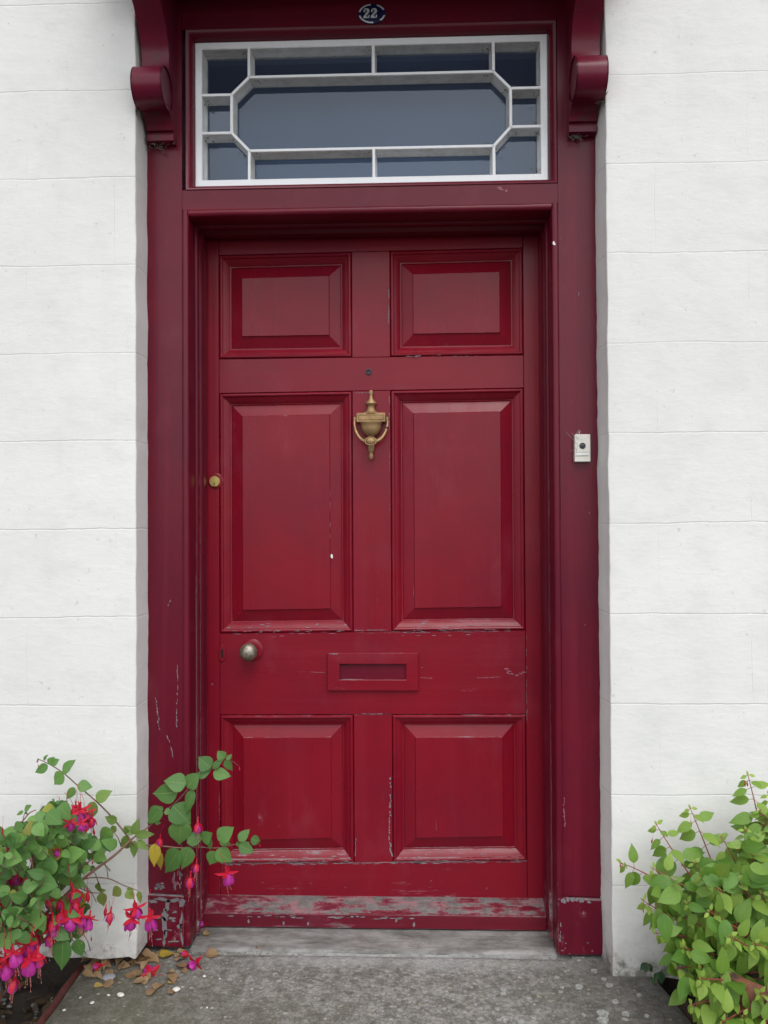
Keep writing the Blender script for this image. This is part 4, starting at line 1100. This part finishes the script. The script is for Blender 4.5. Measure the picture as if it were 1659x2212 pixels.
stem3([(-200, 1150, -.40), (-120, 800, -.38), (-60, 600, -.34)], .0030, .0012)
stem3([(1250, 190, YC), (1290, 203, YC), (1315, 225, YC)], .0006, .0005)
for t in [(265, 225, 190, 262, .5), (270, 218, 300, 178, .8), (285, 212, 322, 192, .7), (240, 195, 262, 165, .3), (215, 190, 200, 205, .5), (345, 262, 412, 195, .55), (350, 268, 300, 328, .72), (430, 332, 508, 342, .75), (412, 345, 366, 412, .5), (530, 412, 612, 366, .62), (522, 425, 500, 516, .62), (645, 535, 582, 510, .7), (640, 560, 610, 600, .6),
          (722, 630, 664, 672, .7), (735, 605, 768, 520, .5), (748, 608, 846, 606, .42), (745, 640, 738, 732, .48), (735, 605, 700, 556, .7), (760, 640, 815, 690, .5), (700, 600, 690, 560, .5)]:
    lf3(*t[:4], -.175, t[4], (rnd(.35, .8), .12 if t[1] > 380 else 0, 0))
for t in [(980, 372, 850, 378, .66), (1030, 322, 912, 308, .75), (1035, 345, 1096, 270, .75), (1092, 288, 1166, 244, .5), (1165, 238, 1100, 178, .85), (1175, 240, 1232, 186, .42), (1180, 262, 1272, 282, .58), (1240, 188, 1203, 146, .9), (1255, 195, 1280, 160, .6), (1245, 197, 1283, 252, .58), (1068, 358, 1022, 488, .42), (1058, 430, 1040, 480, .5), (958, 445, 1050, 545, .80), (1002, 532, 990, 664, .80), (892, 458, 815, 545, .62), (902, 468, 872, 452, .6), (912, 470, 946, 488, .8), (858, 540, 890, 540, .6),
          (990, 692, 905, 815, .62), (1048, 675, 1005, 795, .62), (1035, 652, 1135, 590, .60), (1120, 640, 1168, 600, .8), (1160, 625, 1160, 692, .4), (1205, 635, 1288, 568, .72), (1215, 640, 1272, 658, .62), (1198, 692, 1278, 758, .68), (1190, 698, 1160, 772, .85), (1320, 640, 1378, 578, .58), (1322, 662, 1402, 702, .62), (1388, 632, 1440, 642, .8), (1305, 660, 1335, 655, .7)]:
    lf3(*t[:4], YC-.01, t[4], (rnd(.2, .6), 0, 0))
lf3(858, 655, 850, 782, YC-.01, .46, (.6, .95, 0)); lf3(882, 700, 888, 802, YC-.01, .30, (.5, .85, .3)); lf3(862, 660, 830, 720, YC-.01, .46, (.6, .9, 0))
for t in [(668, 905, 622, 942, .95), (700, 918, 738, 962, .7), (735, 925, 700, 905, .7), (768, 918, 776, 985, .48), (545, 918, 545, 874, .85), (560, 928, 572, 1002, .68), (550, 918, 585, 915, .5), (480, 985, 480, 1030, .7)]:
    lf3(*t[:4], -.225, t[4], (rnd(.4, .9), .22, .05))
lf3(470, 930, 440, 1010, -.27, .5, (.5, .95, 0)); lf3(420, 590, 385, 690, -.27, .7, (.5, .5, .05))
lf3(352, 1185, 336, 1352, -.42, .62, (.25, 0, 0)); lf3(425, 1185, 452, 1280, -.40, .62, (.3, 0, 0)); lf3(300, 1130, 380, 1185, -.42, .6, (.3, 0, 0))
ytop = [(-400, 640), (-60, 600), (0, 585), (80, 545), (200, 500), (270, 445), (350, 420), (400, 520), (440, 590), (500, 590), (560, 590), (640, 600)]
def interp(T, x):
    for (a, ya), (b, yb) in zip(T, T[1:]):
        if a <= x <= b: return ya+(yb-ya)*(x-a)/(b-a)
    return T[-1][1] if x > T[-1][0] else T[0][1]
def rightb(y): return interp([(400, 380), (600, 630), (690, 620), (760, 540), (860, 470), (1000, 470), (1100, 520), (1200, 420)], y)
cnt = 0
while cnt < 720:
    x = rnd(-260, 620); y = rnd(430, 1210)
    if y < interp(ytop, x)+12 or x > rightb(y)-10: continue
    if y > 1120 and rnd(0, 1) < .3: continue
    dens = .5 if (x > 420 and 680 < y < 1100) or (x > 230 and y > 850) else 1
    if rnd(0, 1) > dens: continue
    front = rnd(0, 1)
    Y = -.17-front*(.16+.28*max(0, min(1, (620-x)/700)))
    ang = rnd(-.5, 3.6); L = rnd(32, 95)
    bx, by = x-math.cos(ang)*L/2, y-math.sin(ang)*L/2
    sun_ = rnd(.2, 1.0) if front > .5 else rnd(0, .35)  # sun and shade put into the leaf tone: front bright, rear dark
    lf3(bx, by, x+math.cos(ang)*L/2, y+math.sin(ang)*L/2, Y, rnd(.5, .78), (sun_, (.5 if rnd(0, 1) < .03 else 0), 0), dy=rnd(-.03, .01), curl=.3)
    if rnd(0, 1) < .35:
        a = at(*c3(bx, by), Y); q = a+Vector((rnd(-.03, .03), rnd(.0, .05), -rnd(.03, .06))); tube(bs, [a, (a+q)/2+Vector((.004, 0, 0)), q], [.0008, .0010, .0012], 5)
    cnt += 1
# shoot tips top-left of the mass
for t in [(130, 478, 90, 497, .4), (135, 470, 172, 445, .5), (145, 480, 150, 500, .6), (300, 420, 290, 408, .6), (310, 430, 330, 425, .5)]: lf3(*t[:4], -.30, t[4], (.7, 0, 0))
stem3([(120, 560, -.3), (130, 510, -.3), (140, 478, -.3)], .0012, .0007)
obj_leaf('leaves', bl, [LEAF_L], lf); obj('stems', bs, STEM, lf, True)
FL = [('open', 445, 500, -.27, .95), ('open', 400, 520, -.25, .95), ('open', 470, 520, -.24, .8), ('open', 340, 540, -.26, .75), ('open', 390, 1095, -.42, 1.0), ('open', 505, 1085, -.38, .75), ('open', 742, 1040, -.30, .85), ('open', 735, 1100, -.31, .85), ('open', 825, 1090, -.30, 1.0), ('open', 25, 1350, -.52, 1.0), ('open', 165, 1330, -.52, 1.05), ('half', 95, 1430, -.50, .85),
      ('open', 1245, 850, -.16, .9), ('half', 1058, 870, -.17, .85), ('half', 1090, 785, -.15, .7), ('half', 1095, 560, -.15, .75), ('half', 890, 650, -.16, .6), ('half', 268, 1180, -.42, .75), ('half', 240, 640, -.26, .7), ('half', 388, 965, -.40, 1.1), ('open', 300, 1075, -.38, .7), ('open', 250, 660, -.27, .5), ('half', 45, 790, -.36, .85), ('half', 95, 800, -.35, .85), ('half', 30, 870, -.37, .8), ('half', 20, 840, -.42, .9), ('half', 60, 850, -.41, .8), ('half', 110, 820, -.40, .75), ('half', 350, 1060, -.41, .8), ('half', 290, 1100, -.42, .8), ('open', 270, 1150, -.43, .75), ('half', 470, 560, -.26, .7), ('half', 510, 540, -.25, .7), ('open', 350, 560, -.27, .7), ('half', 420, 480, -.26, .8), ('half', 5, 700, -.38, .7), ('open', 120, 1250, -.50, .9), ('open', 60, 1290, -.53, .9), ('open', -20, 1300, -.52, .95), ('half', 205, 1290, -.50, .8), ('half', 430, 1060, -.40, .8), ('open', 460, 1075, -.40, .7), ('half', 620, 1060, -.33, .7), *[(random.choice(('half', 'half', 'open')), x_, y_, -.40-.0001*x_*0, s_) for x_, y_, s_ in ((15, 620, .55), (70, 660, .5), (150, 640, .55), (330, 700, .5), (100, 760, .6), (0, 760, .7), (160, 860, .65), (60, 960, .7), (10, 1010, .7), (240, 990, .7), (330, 1000, .6), (420, 1000, .6), (180, 1060, .75), (100, 1120, .8), (20, 1160, .8), (200, 1180, .8), (290, 1180, .6), (-40, 1060, .8), (390, 560, .6), (440, 560, .6))],
      ('open', -120, 900, -.40, .9), ('open', -200, 1150, -.45, .9)]
BL = [(482, 940, -.35, .85), (590, 1025, -.33, .7), (608, 1070, -.33, .8), (1322, 240, -.155, .36), (1435, 665, -.155, .25), (215, 1100, -.37, .85), (262, 1110, -.37, .8), (235, 575, -.28, .75), (225, 510, -.28, .6), (235, 655, -.28, .5), (300, 610, -.28, .35), (295, 670, -.29, .3), (205, 730, -.33, .3), (215, 755, -.33, .3), (0, 930, -.42, .8), (120, 725, -.36, .5), (80, 715, -.36, .5), (505, 1180, -.34, .3), (330, 480, -.28, .7), (372, 455, -.27, .8), (430, 455, -.26, .7), (515, 590, -.24, .5), (510, 760, -.26, .3), (205, 200, -.17, .22), (210, 225, -.17, .2), (330, 1050, -.39, .7), (310, 1100, -.39, .8)]
def stalk(p, rise, dx): pass
for kind, x, y, Y, s in FL:
    p = put_flower(kind, *c3(x, y), Y, s*.92, lf, tilt=(rnd(-8, 8), rnd(-8, 8))); stalk(p, rnd(.02, .045), rnd(-.02, .02))
for x, y, Y, s in BL:
    p = put_flower('bud', *c3(x, y), Y, s*.8, lf); stalk(p, rnd(.012, .03), rnd(-.012, .012))

# left pot
bm = bmesh.new()
lathe(bm, [(.0, .0), (.095, .0), (.115, .03), (.150, .09), (.188, .17), (.210, .245), (.216, .262), (.228, .266), (.232, .285), (.226, .300), (.206, .300), (.200, .270), (.0, .262)], (0, 0, 0), 'z', 72)
for v in bm.verts: v.co += Vector((v.co.x, v.co.y, 0)).normalized()*.003*noise.noise(v.co*14) if v.co.xy.length > .01 else Vector()
pot = obj('plant_pot', bm, POT_L, smooth=True, angle=40); pot.location = (-1.10, -.45, -.06); pot.scale = (.80, .80, .62)
tag(pot, 'dark grimy terracotta bowl pot under the flowering fuchsia', 'plant pot')
bm = bmesh.new(); lathe(bm, [(.196, .0), (.12, .012), (.0, .015)], (0, 0, 0), 'z', 40)
for v in bm.verts: v.co.z += .006*noise.noise(v.co*40)
so = obj('potting_soil', bm, SOIL, None, True); so.parent = pot; so.location = (0, 0, .266)

# ---------------- right fuchsia
rf = empty('fuchsia_bush', (.80, -.35, .16), 'dense lime green leafy fuchsia bush with red stems right of the door', 'plant')
c4 = lambda x, y: (1242.1+x/3.7368, 1620.1+y/3.7368)
bl = bmesh.new(); bs = bmesh.new()
def shoot(tip, ctrl, root, Ytip, Yroot, nodes=6, L0=.016, L1=.060, big=1.0, light=.75, first=.35, dark=0):
    """stem from root to tip with opposite leaf pairs that get larger away from the tip"""
    P0 = at(*c4(*root), Yroot); P1 = at(*c4(*ctrl), (Yroot+Ytip)/2); P2 = at(*c4(*tip), Ytip)
    N = 24; P_ = [P0*(1-t)**2+P1*2*t*(1-t)+P2*t*t for t in [i/N for i in range(N+1)]]
    tube(bs, P_, [.0026-.0018*i/N for i in range(N+1)], 6)
    d0 = .0; i = 0; dist = .004; gap = .012; L = (P2-P1).length+(P1-P0).length
    phase = rnd(0, 1.5)
    while i < nodes and dist < L*.85:
        # point at arc distance `dist` from the tip
        acc = 0; q = P_[-1]; td = (P_[-1]-P_[-2]).normalized()
        for k in range(N, 0, -1):
            s = (P_[k]-P_[k-1]).length
            if acc+s >= dist: q = P_[k]+(P_[k-1]-P_[k])*((dist-acc)/s); td = (P_[k]-P_[k-1]).normalized(); break
            acc += s
        side = td.cross(Vector((0, -1, .15))).normalized(); fr = side.cross(td)
        if i % 2: side = (side*.45+Vector((0, -1, 0))*.9)
        side.normalize()
        Lf = min(L1, L0+i*.0115)*big*rnd(.85, 1.15)
        for sg in (-1, 1):
            dv = side*sg*rnd(.7, 1.1)+td*rnd(.05, .5)+Vector((0, 0, -rnd(.15, .75)))
            if dv.y > .35: dv.y *= .4
            n_ = Vector((rnd(-.25, .25), -rnd(.55, 1), rnd(.5, 1.0)))
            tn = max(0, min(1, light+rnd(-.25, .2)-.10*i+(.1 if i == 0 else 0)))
            pt = q+dv.normalized()*.004*min(i+1, 3)
            tube(bs, [q, pt], [.0007, .0006], 5, cap=False)
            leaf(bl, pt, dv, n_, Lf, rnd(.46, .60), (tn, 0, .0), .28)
        if i == 0:
            leaf(bl, q, td+Vector((0, 0, .1)), Vector((0, -1, .3)), .011*big, .5, (.9, 0, .25), .1)
        dist += gap*rnd(.9, 1.15); gap = min(gap*1.4, .034); i += 1
rt_ = (1560, 1800)
shoots = [((1392, 188), (1480, 520), (1600, 1100), -.20, -.25), ((925, 458), (1080, 820), (1330, 1500), -.18, -.25), ((652, 590), (800, 860), (1300, 1500), -.20, -.26), ((372, 915), (560, 960), (1150, 1350), -.17, -.26),
          ((625, 955), (860, 1080), (1400, 1400), -.26, -.30), ((1000, 1000), (1150, 1130), (1560, 1400), -.33, -.32), ((545, 1210), (700, 1320), (1250, 1600), -.24, -.30), ((650, 1480), (760, 1465), (1300, 1600), -.28, -.30),
          ((870, 1590), (1000, 1640), (1500, 1720), -.36, -.34), ((1172, 690), (1290, 850), (1500, 1400), -.22, -.27), ((1375, 630), (1420, 850), (1560, 1400), -.26, -.28), ((1440, 1560), (1500, 1590), (1750, 1650), -.46, -.38),
          ((1140, 1975), (1240, 2000), (1650, 1850), -.46, -.36), ((1490, 1960), (1540, 1990), (1800, 1900), -.50, -.38), ((1490, 470), (1600, 700), (1750, 1300), -.24, -.30), ((1560, 350), (1650, 600), (1800, 1300), -.22, -.30),
          ((900, 1230), (1050, 1330), (1450, 1550), -.32, -.33), ((1300, 1040), (1400, 1160), (1650, 1500), -.35, -.33), ((1500, 1150), (1570, 1300), (1750, 1600), -.36, -.34), ((1560, 880), (1620, 1000), (1750, 1500), -.30, -.31),
          ((1080, 1300), (1200, 1380), (1600, 1600), -.40, -.34), ((1700, 700), (1760, 900), (1850, 1500), -.28, -.32), ((1850, 500), (1900, 800), (1900, 1500), -.25, -.32), ((1700, 1200), (1750, 1400), (1850, 1700), -.42, -.35),
          ((1250, 1500), (1350, 1570), (1650, 1700), -.44, -.36), ((2050, 900), (2050, 1200), (1950, 1700), -.30, -.34), ((2100, 1400), (2050, 1500), (1950, 1750), -.40, -.35), ((1650, 1750), (1700, 1800), (1850, 1850), -.50, -.38),
          ((1350, 2150), (1420, 2130), (1700, 1950), -.48, -.38), ((1000, 1800), (1100, 1790), (1500, 1800), -.40, -.35), ((960, 900), (1060, 1080), (1350, 1500), -.24, -.28),
          ((940, 2060), (1060, 2020), (1500, 1900), -.46, -.38), ((1180, 2200), (1280, 2150), (1600, 1950), -.52, -.40), ((1500, 2260), (1540, 2200), (1700, 2000), -.54, -.40), ((1010, 1840), (1120, 1860), (1500, 1850), -.50, -.38), ((1700, 2100), (1720, 2050), (1800, 1950), -.55, -.40), ((850, 1320), (960, 1400), (1400, 1600), -.30, -.32), ((820, 1760), (930, 1740), (1400, 1760), -.36, -.35)]
for i, (tip, ctrl, root, yt, yr) in enumerate(shoots):
    shoot(tip, ctrl, root, yt, yr, nodes=7 if i < 4 else 6, big=1.0 if i < 14 else 1.05, light=.72 if yt < -.3 else .62)
# inner foliage; shade inside the bush put into darker leaf tones
bound = [(620, 1150), (700, 1000), (860, 900), (1000, 800), (1250, 820), (1350, 560), (1500, 420), (2200, 400)]
cnt = 0
while cnt < 330:
    x = rnd(680, 2100); y = rnd(450, 2300)
    if y < interp(bound, x)+80: continue
    if y > 1500 and x < 700+(y-1500)*.42: continue
    if rnd(0, 1) < .25 and y > 1500: continue
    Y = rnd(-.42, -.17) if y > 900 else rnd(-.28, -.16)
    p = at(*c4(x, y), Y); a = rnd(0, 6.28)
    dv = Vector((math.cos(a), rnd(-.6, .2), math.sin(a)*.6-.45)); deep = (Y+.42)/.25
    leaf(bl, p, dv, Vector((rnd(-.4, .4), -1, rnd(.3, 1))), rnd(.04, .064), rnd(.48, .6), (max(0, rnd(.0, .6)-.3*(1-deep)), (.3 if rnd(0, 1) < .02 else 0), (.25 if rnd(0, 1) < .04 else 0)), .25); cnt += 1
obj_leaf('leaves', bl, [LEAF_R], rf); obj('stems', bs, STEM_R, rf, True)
for x, y, Y, s in [(1368, 275, -.20, .34), (1392, 272, -.20, .34), (932, 592, -.18, .38), (628, 732, -.20, .34), (362, 930, -.17, .3), (650, 1075, -.27, .55), (1322, 785, -.26, .40), (1170, 1195, -.35, .35), (552, 1295, -.25, .25), (1095, 1295, -.37, .3)]:
    p = at(*c4(x, y), Y); o = bpy.data.objects.new('flower_bud', BUD if (x, y) != (0, 0) else BUD); COL.objects.link(o); o.parent = rf
    o.scale = (s*.8,)*3; p.z += .03*s; o.location = p-Vector(rf.location); o.rotation_euler = (R(rnd(-10, 10)), R(rnd(-12, 12)), 0)
bm = bmesh.new()
lathe(bm, [(.0, .0), (.115, .0), (.120, .01), (.158, .20), (.160, .235), (.176, .238), (.182, .25), (.182, .29), (.176, .298), (.160, .298), (.156, .262), (.0, .255)], (0, 0, 0), 'z', 72)
pot2 = obj('plant_pot', bm, POT_R, smooth=True, angle=40); pot2.location = (.83, -.33, -.095)
tag(pot2, 'orange terracotta pot half hidden beneath the lime green bush', 'plant pot')
bm = bmesh.new(); lathe(bm, [(.152, .0), (.09, .010), (.0, .012)], (0, 0, 0), 'z', 36)
so = obj('potting_soil', bm, SOIL, None, True); so.parent = pot2; so.location = (0, 0, .258)
# small ivy seedling in the gap
iv = empty('ivy_seedling', tuple(at(*c4(640, 1790), -.13)), 'small dark green ivy seedling in the gap between step and wall', 'plant')
bl = bmesh.new(); bs = bmesh.new()
for bx, by, tx, ty, Y, wr, tn in [(575, 1715, 570, 1800, -.125, .95, .3), (590, 1730, 625, 1798, -.12, .7, .1), (570, 1720, 525, 1780, -.125, .6, .2), (680, 1790, 700, 1895, -.145, .85, .3), (670, 1800, 735, 1840, -.14, .7, .15), (665, 1800, 645, 1870, -.15, .7, .3), (640, 1850, 625, 1890, -.15, .7, 1.0), (620, 1840, 650, 1890, -.152, .8, .9)]:
    a, b = at(*c4(bx, by), Y), at(*c4(tx, ty), Y-.008); leaf(bl, a, b-a, Vector((0, -1, .8)), (b-a).length, wr, (tn, 0, 0), .1)
for a, b in (((640, 1900), (580, 1720)), ((650, 1905), (675, 1790)), ((645, 1900), (630, 1850))):
    bs = bmesh.new(); tube(bs, [at(*c4(*a), -.135), at(*c4(*b), -.13)], [.001, .0008], 5); obj('stem', bs, STEM, iv, True)
obj_leaf('leaves', bl, [LEAF_IVY], iv)

# ================================================================== LITTER ON THE STEP
ZS = .0175
def litter_leaf(x, y, L, wr, rot, tone, mat, label, group=None, curl=.5, name='fallen_leaf', lift=.004):
    p = atz(x, y, ZS+.003); bm = bmesh.new()
    leaf(bm, (-math.cos(rot)*L/2, -math.sin(rot)*L/2, lift), (math.cos(rot), math.sin(rot), .12), (rnd(-.5, .5), rnd(-.6, .1), 1), L, wr, tone, curl, .5)
    for v in bm.verts: v.co += Vector((0, 0, .003*noise.noise(v.co*90+Vector((x, y, 0)))))
    mn = min(v.co.z for v in bm.verts)
    for v in bm.verts: v.co.z -= mn-.0005
    o = obj_leaf(name, bm, [mat]); o.location = (p.x, p.y, ZS); tag(o, label, 'leaf', group); return o
c1 = lambda x, y: ((500+x/1.659)/1.8517, (3400+y/1.659)/1.8517)
bx = c3
litter_leaf(*bx(925, 1275), .040, .8, .6, (.7, .9, .15), LEAF_D, 'large ochre yellow fallen leaf at the foot of the left door post', curl=.7, lift=.012)
litter_leaf(*bx(880, 1262), .030, .7, 2.2, (.9, .25, 0), LEAF_D, 'pale cream dry leaf beside the large ochre fallen leaf')
litter_leaf(*bx(545, 1442), .022, .7, .3, (.9, .6, 0), LEAF_D, 'small pale yellow leaf lying right of the grimy bowl pot')
litter_leaf(*bx(942, 1425), .014, .8, 1.3, (.9, .6, 0), LEAF_D, 'tiny yellow leaf scrap beside the white pebble on the step')
G = 'brown fallen leaves scattered on the step'; GL = 'curled brown fallen leaf in the litter at the left of the step'
more_ = [(random.Random(5).uniform(0, 1), 0)]; rq = random.Random(11)
for x, y in [(rq.uniform(500, 1010), rq.gauss(1300, 28)) for _ in range(26)]+[(rq.uniform(470, 640), rq.gauss(1350, 35)) for _ in range(12)]+[(rq.uniform(740, 960), rq.gauss(1400, 35)) for _ in range(8)]+[(530, 1325), (545, 1360), (490, 1400), (500, 1345), (780, 1290), (820, 1285), (860, 1360), (790, 1340), (870, 1440), (950, 1480), (720, 1385), (985, 1290), (1010, 1265), (1175, 1268), (760, 1325), (560, 1310), (845, 1150), (665, 1335), (835, 1475)]:
    litter_leaf(*bx(x+rnd(-6, 6), y), rnd(.020, .040), rnd(.45, .8), rnd(0, 6.28), (rnd(.2, 1), rnd(0, .12), rnd(0, .45)), LEAF_D, GL, G, curl=rnd(.3, .9))
litter_leaf(*bx(1148, 1160), .030, .6, 1.0, (.8, .2, .2), LEAF_D, 'orange brown leaf leaning on the left end of the stone sill', lift=.01)
litter_leaf(*bx(1105, 1200), .034, .3, 1.2, (.6, .1, .5), LEAF_D, 'narrow rust brown leaf on the step corner by the left door post')
litter_leaf(*c1(880, 648), .014, .6, .2, (.5, 0, .6), LEAF_D, 'small rust scrap of leaf at the front edge of the stone sill')
litter_leaf(1951/1.0*0+1158, 2012, .016, .5, .1, (.6, 0, .5), LEAF_D, 'small orange leaf scrap on the right end of the stone sill')
def fallen_flower(x, y, s, label, kind, rz, pale=False, zz=ZS):
    p = atz(x, y, zz+.008); ms = OPEN[1] if kind == 'open' else HALF[0]
    e_ = bpy.data.objects.new('fallen_flower', ms[0]); COL.objects.link(e_); tag(e_, label, 'flower')
    e_.scale = (s,)*3; e_.rotation_euler = (R(rnd(75, 100)), R(rnd(-20, 20)), rz)
    d = Matrix.Rotation(rz, 3, 'Z') @ Vector((0, 1, 0)); e_.location = (p.x-d.x*.03*s*0, p.y, zz+.014*s+.004)
    o = bpy.data.objects.new('petals', ms[1]); COL.objects.link(o); o.parent = e_
fallen_flower(*bx(1175, 1110), .62, 'bright red fallen fuchsia flower on the stone sill at the door corner', 'open', 1.8)
fallen_flower(*bx(1120, 1295), .75, 'pink fallen fuchsia flower on the step in front of the sill', 'open', 2.6)
fallen_flower(*bx(1065, 1290), .5, 'small faded pink petal clump left of the pink fallen flower', 'half', 1.2)
fallen_flower(*bx(600, 1325), .6, 'fallen crimson flower lying above the flat grey pebble', 'half', 2.2)
fallen_flower(*bx(860, 1395), .8, 'flattened faded pink fallen flower among the brown leaves', 'open', .7)
def pebble(x, y, sx, sy, mat, label, rz=0, h=.5, group=None):
    p = atz(x, y, ZS+.002); bm = bmesh.new(); bmesh.ops.create_icosphere(bm, subdivisions=3, radius=1)
    for v in bm.verts: v.co *= 1+.12*noise.noise(v.co*1.7+Vector((x, y, 0)))
    for v in bm.verts: v.co = Vector((v.co.x*sx, v.co.y*sy, v.co.z*min(sx, sy)*h))
    o = obj('pebble', bm, mat, smooth=True); o.location = (p.x, p.y, ZS+min(sx, sy)*h*.7); o.rotation_euler = (0, 0, rz); tag(o, label, 'pebble', group)
GP = flat_mat('grey_pebble', (.30, .31, .33), .6, 0, 30, .15); WP = flat_mat('white_pebble', (.66, .65, .6), .6, 0, 40, .12)
pebble(*bx(603, 1397), .0165, .0155, GP, 'flat round grey pebble on the step near the bowl pot', 0, .3)
pebble(*bx(668, 1493), .0095, .007, WP, 'bright white oval pebble on the step near the bowl pot', -.3, .6)
pebble(*bx(975, 1465), .010, .008, WP, 'white pebble beside the brown leaves nearest the middle of the step', .3, .6)
for x, y, s in [(510, 1535, .0055), (600, 1492, .004), (355, 1575, .0045), (1130, 1388, .0045), (1145, 1560, .003), (1215, 1400, .003), (445, 1505, .0035)]:
    pebble(*bx(x, y), s, s*.8, WP, 'tiny pale stone chip lying loose on the left half of the step', rnd(0, 3), .6, 'tiny pale stone chips on the step')

# dead leaves and grit lying in the soil left of the step
bl = bmesh.new()
for k in range(260):
    x = -.90-abs(random.gauss(0, .22)); y = rnd(-.70, -.06); z = -.048+.02*lump(((-.88-x)/1.2*60*.3, (y+.75)/.73*20*.3, 4), 1.0)
    a = rnd(0, 6.28); leaf(bl, (x, y, z+rnd(0, .012)), (math.cos(a), math.sin(a), rnd(-.1, .35)), (rnd(-.6, .6), rnd(-.6, .3), 1), rnd(.015, .045), rnd(.35, .7), (rnd(0, 1), 0, rnd(0, .3)), rnd(.2, .8))
LIT = leafm('rotting_leaf', (.05, .032, .022), (.15, .10, .065), gloss=.7)
tag(obj_leaf('leaf_litter', bl, [LIT]), 'dead brown leaf litter in the dark soil left of the step', 'leaf litter', kind='stuff')
bm = bmesh.new()
for k in range(160):
    x = -.90-abs(random.gauss(0, .2)); y = rnd(-.70, -.08); z = -.046+.02*lump(((-.88-x)/1.2*60*.3, (y+.75)/.73*20*.3, 4), 1.0)
    g_ = bmesh.ops.create_icosphere(bm, subdivisions=1, radius=rnd(.0025, .009)); 
    for v in g_['verts']: v.co = Vector((v.co.x*1.3, v.co.y, v.co.z*.7))+Vector((x, y, z))
tag(obj('grit', bm, flat_mat('grey_grit', (.22, .22, .21), .8, 0, 20, .5), smooth=True), 'grey grit scattered in the soil left of the step', 'grit', kind='stuff')

# lichen rosettes on the step (flat growths)
LM = NB('lichen'); P = LM.pos(); nn = LM.noise(P, 120, 4, .7); LM.bsdf(LM.mix(LM.ramp(nn, .35, .65), (.17, .18, .17), (.40, .41, .38)), .9, 0, LM.bump(nn, .6, .002)); LM = LM.m
lic = bmesh.new()
c5 = lambda x, y: ((2000+x/2.37)/1.8517, (3500+y/2.37)/1.8517)
for x, y, r_ in [(975, 1310, .020), (975, 1375, .018), (745, 1058, .013), (1040, 1040, .012), (30, 1085, .011), (30, 1125, .010), (50, 1362, .012), (1090, 1195, .011), (895, 905, .010), (200, 1392, .011), (1195, 1310, .011), (590, 1060, .006), (325, 1345, .009), (985, 985, .009), (790, 1325, .007), (1320, 1135, .009), (1390, 1328, .007)]:
    r_ *= .72; p = atz(*c5(x, y), ZS+.001); q = [lic.verts.new((p.x+r_*math.cos(2*math.pi*k/26)*(1+.5*noise.noise(Vector((math.cos(2*math.pi*k/26)*1.6, math.sin(2*math.pi*k/26)*1.6, x)))), p.y+r_*1.0*math.sin(2*math.pi*k/26)*(1+.5*noise.noise(Vector((math.sin(2*math.pi*k/26)*1.9, math.cos(2*math.pi*k/26)*1.4, y)))), .0165+.0022*lump((p.x, p.y, 0), 6, 1)+.0028)) for k in range(26)]
    lic.faces.new(q)
r_ = bmesh.ops.extrude_face_region(lic, geom=list(lic.faces)); bmesh.ops.translate(lic, verts=[v for v in r_['geom'] if isinstance(v, bmesh.types.BMVert)], vec=(0, 0, -.004))
tag(obj('lichen', lic, LM), 'pale grey lichen rosettes growing on the right of the concrete step', 'lichen', kind='stuff')
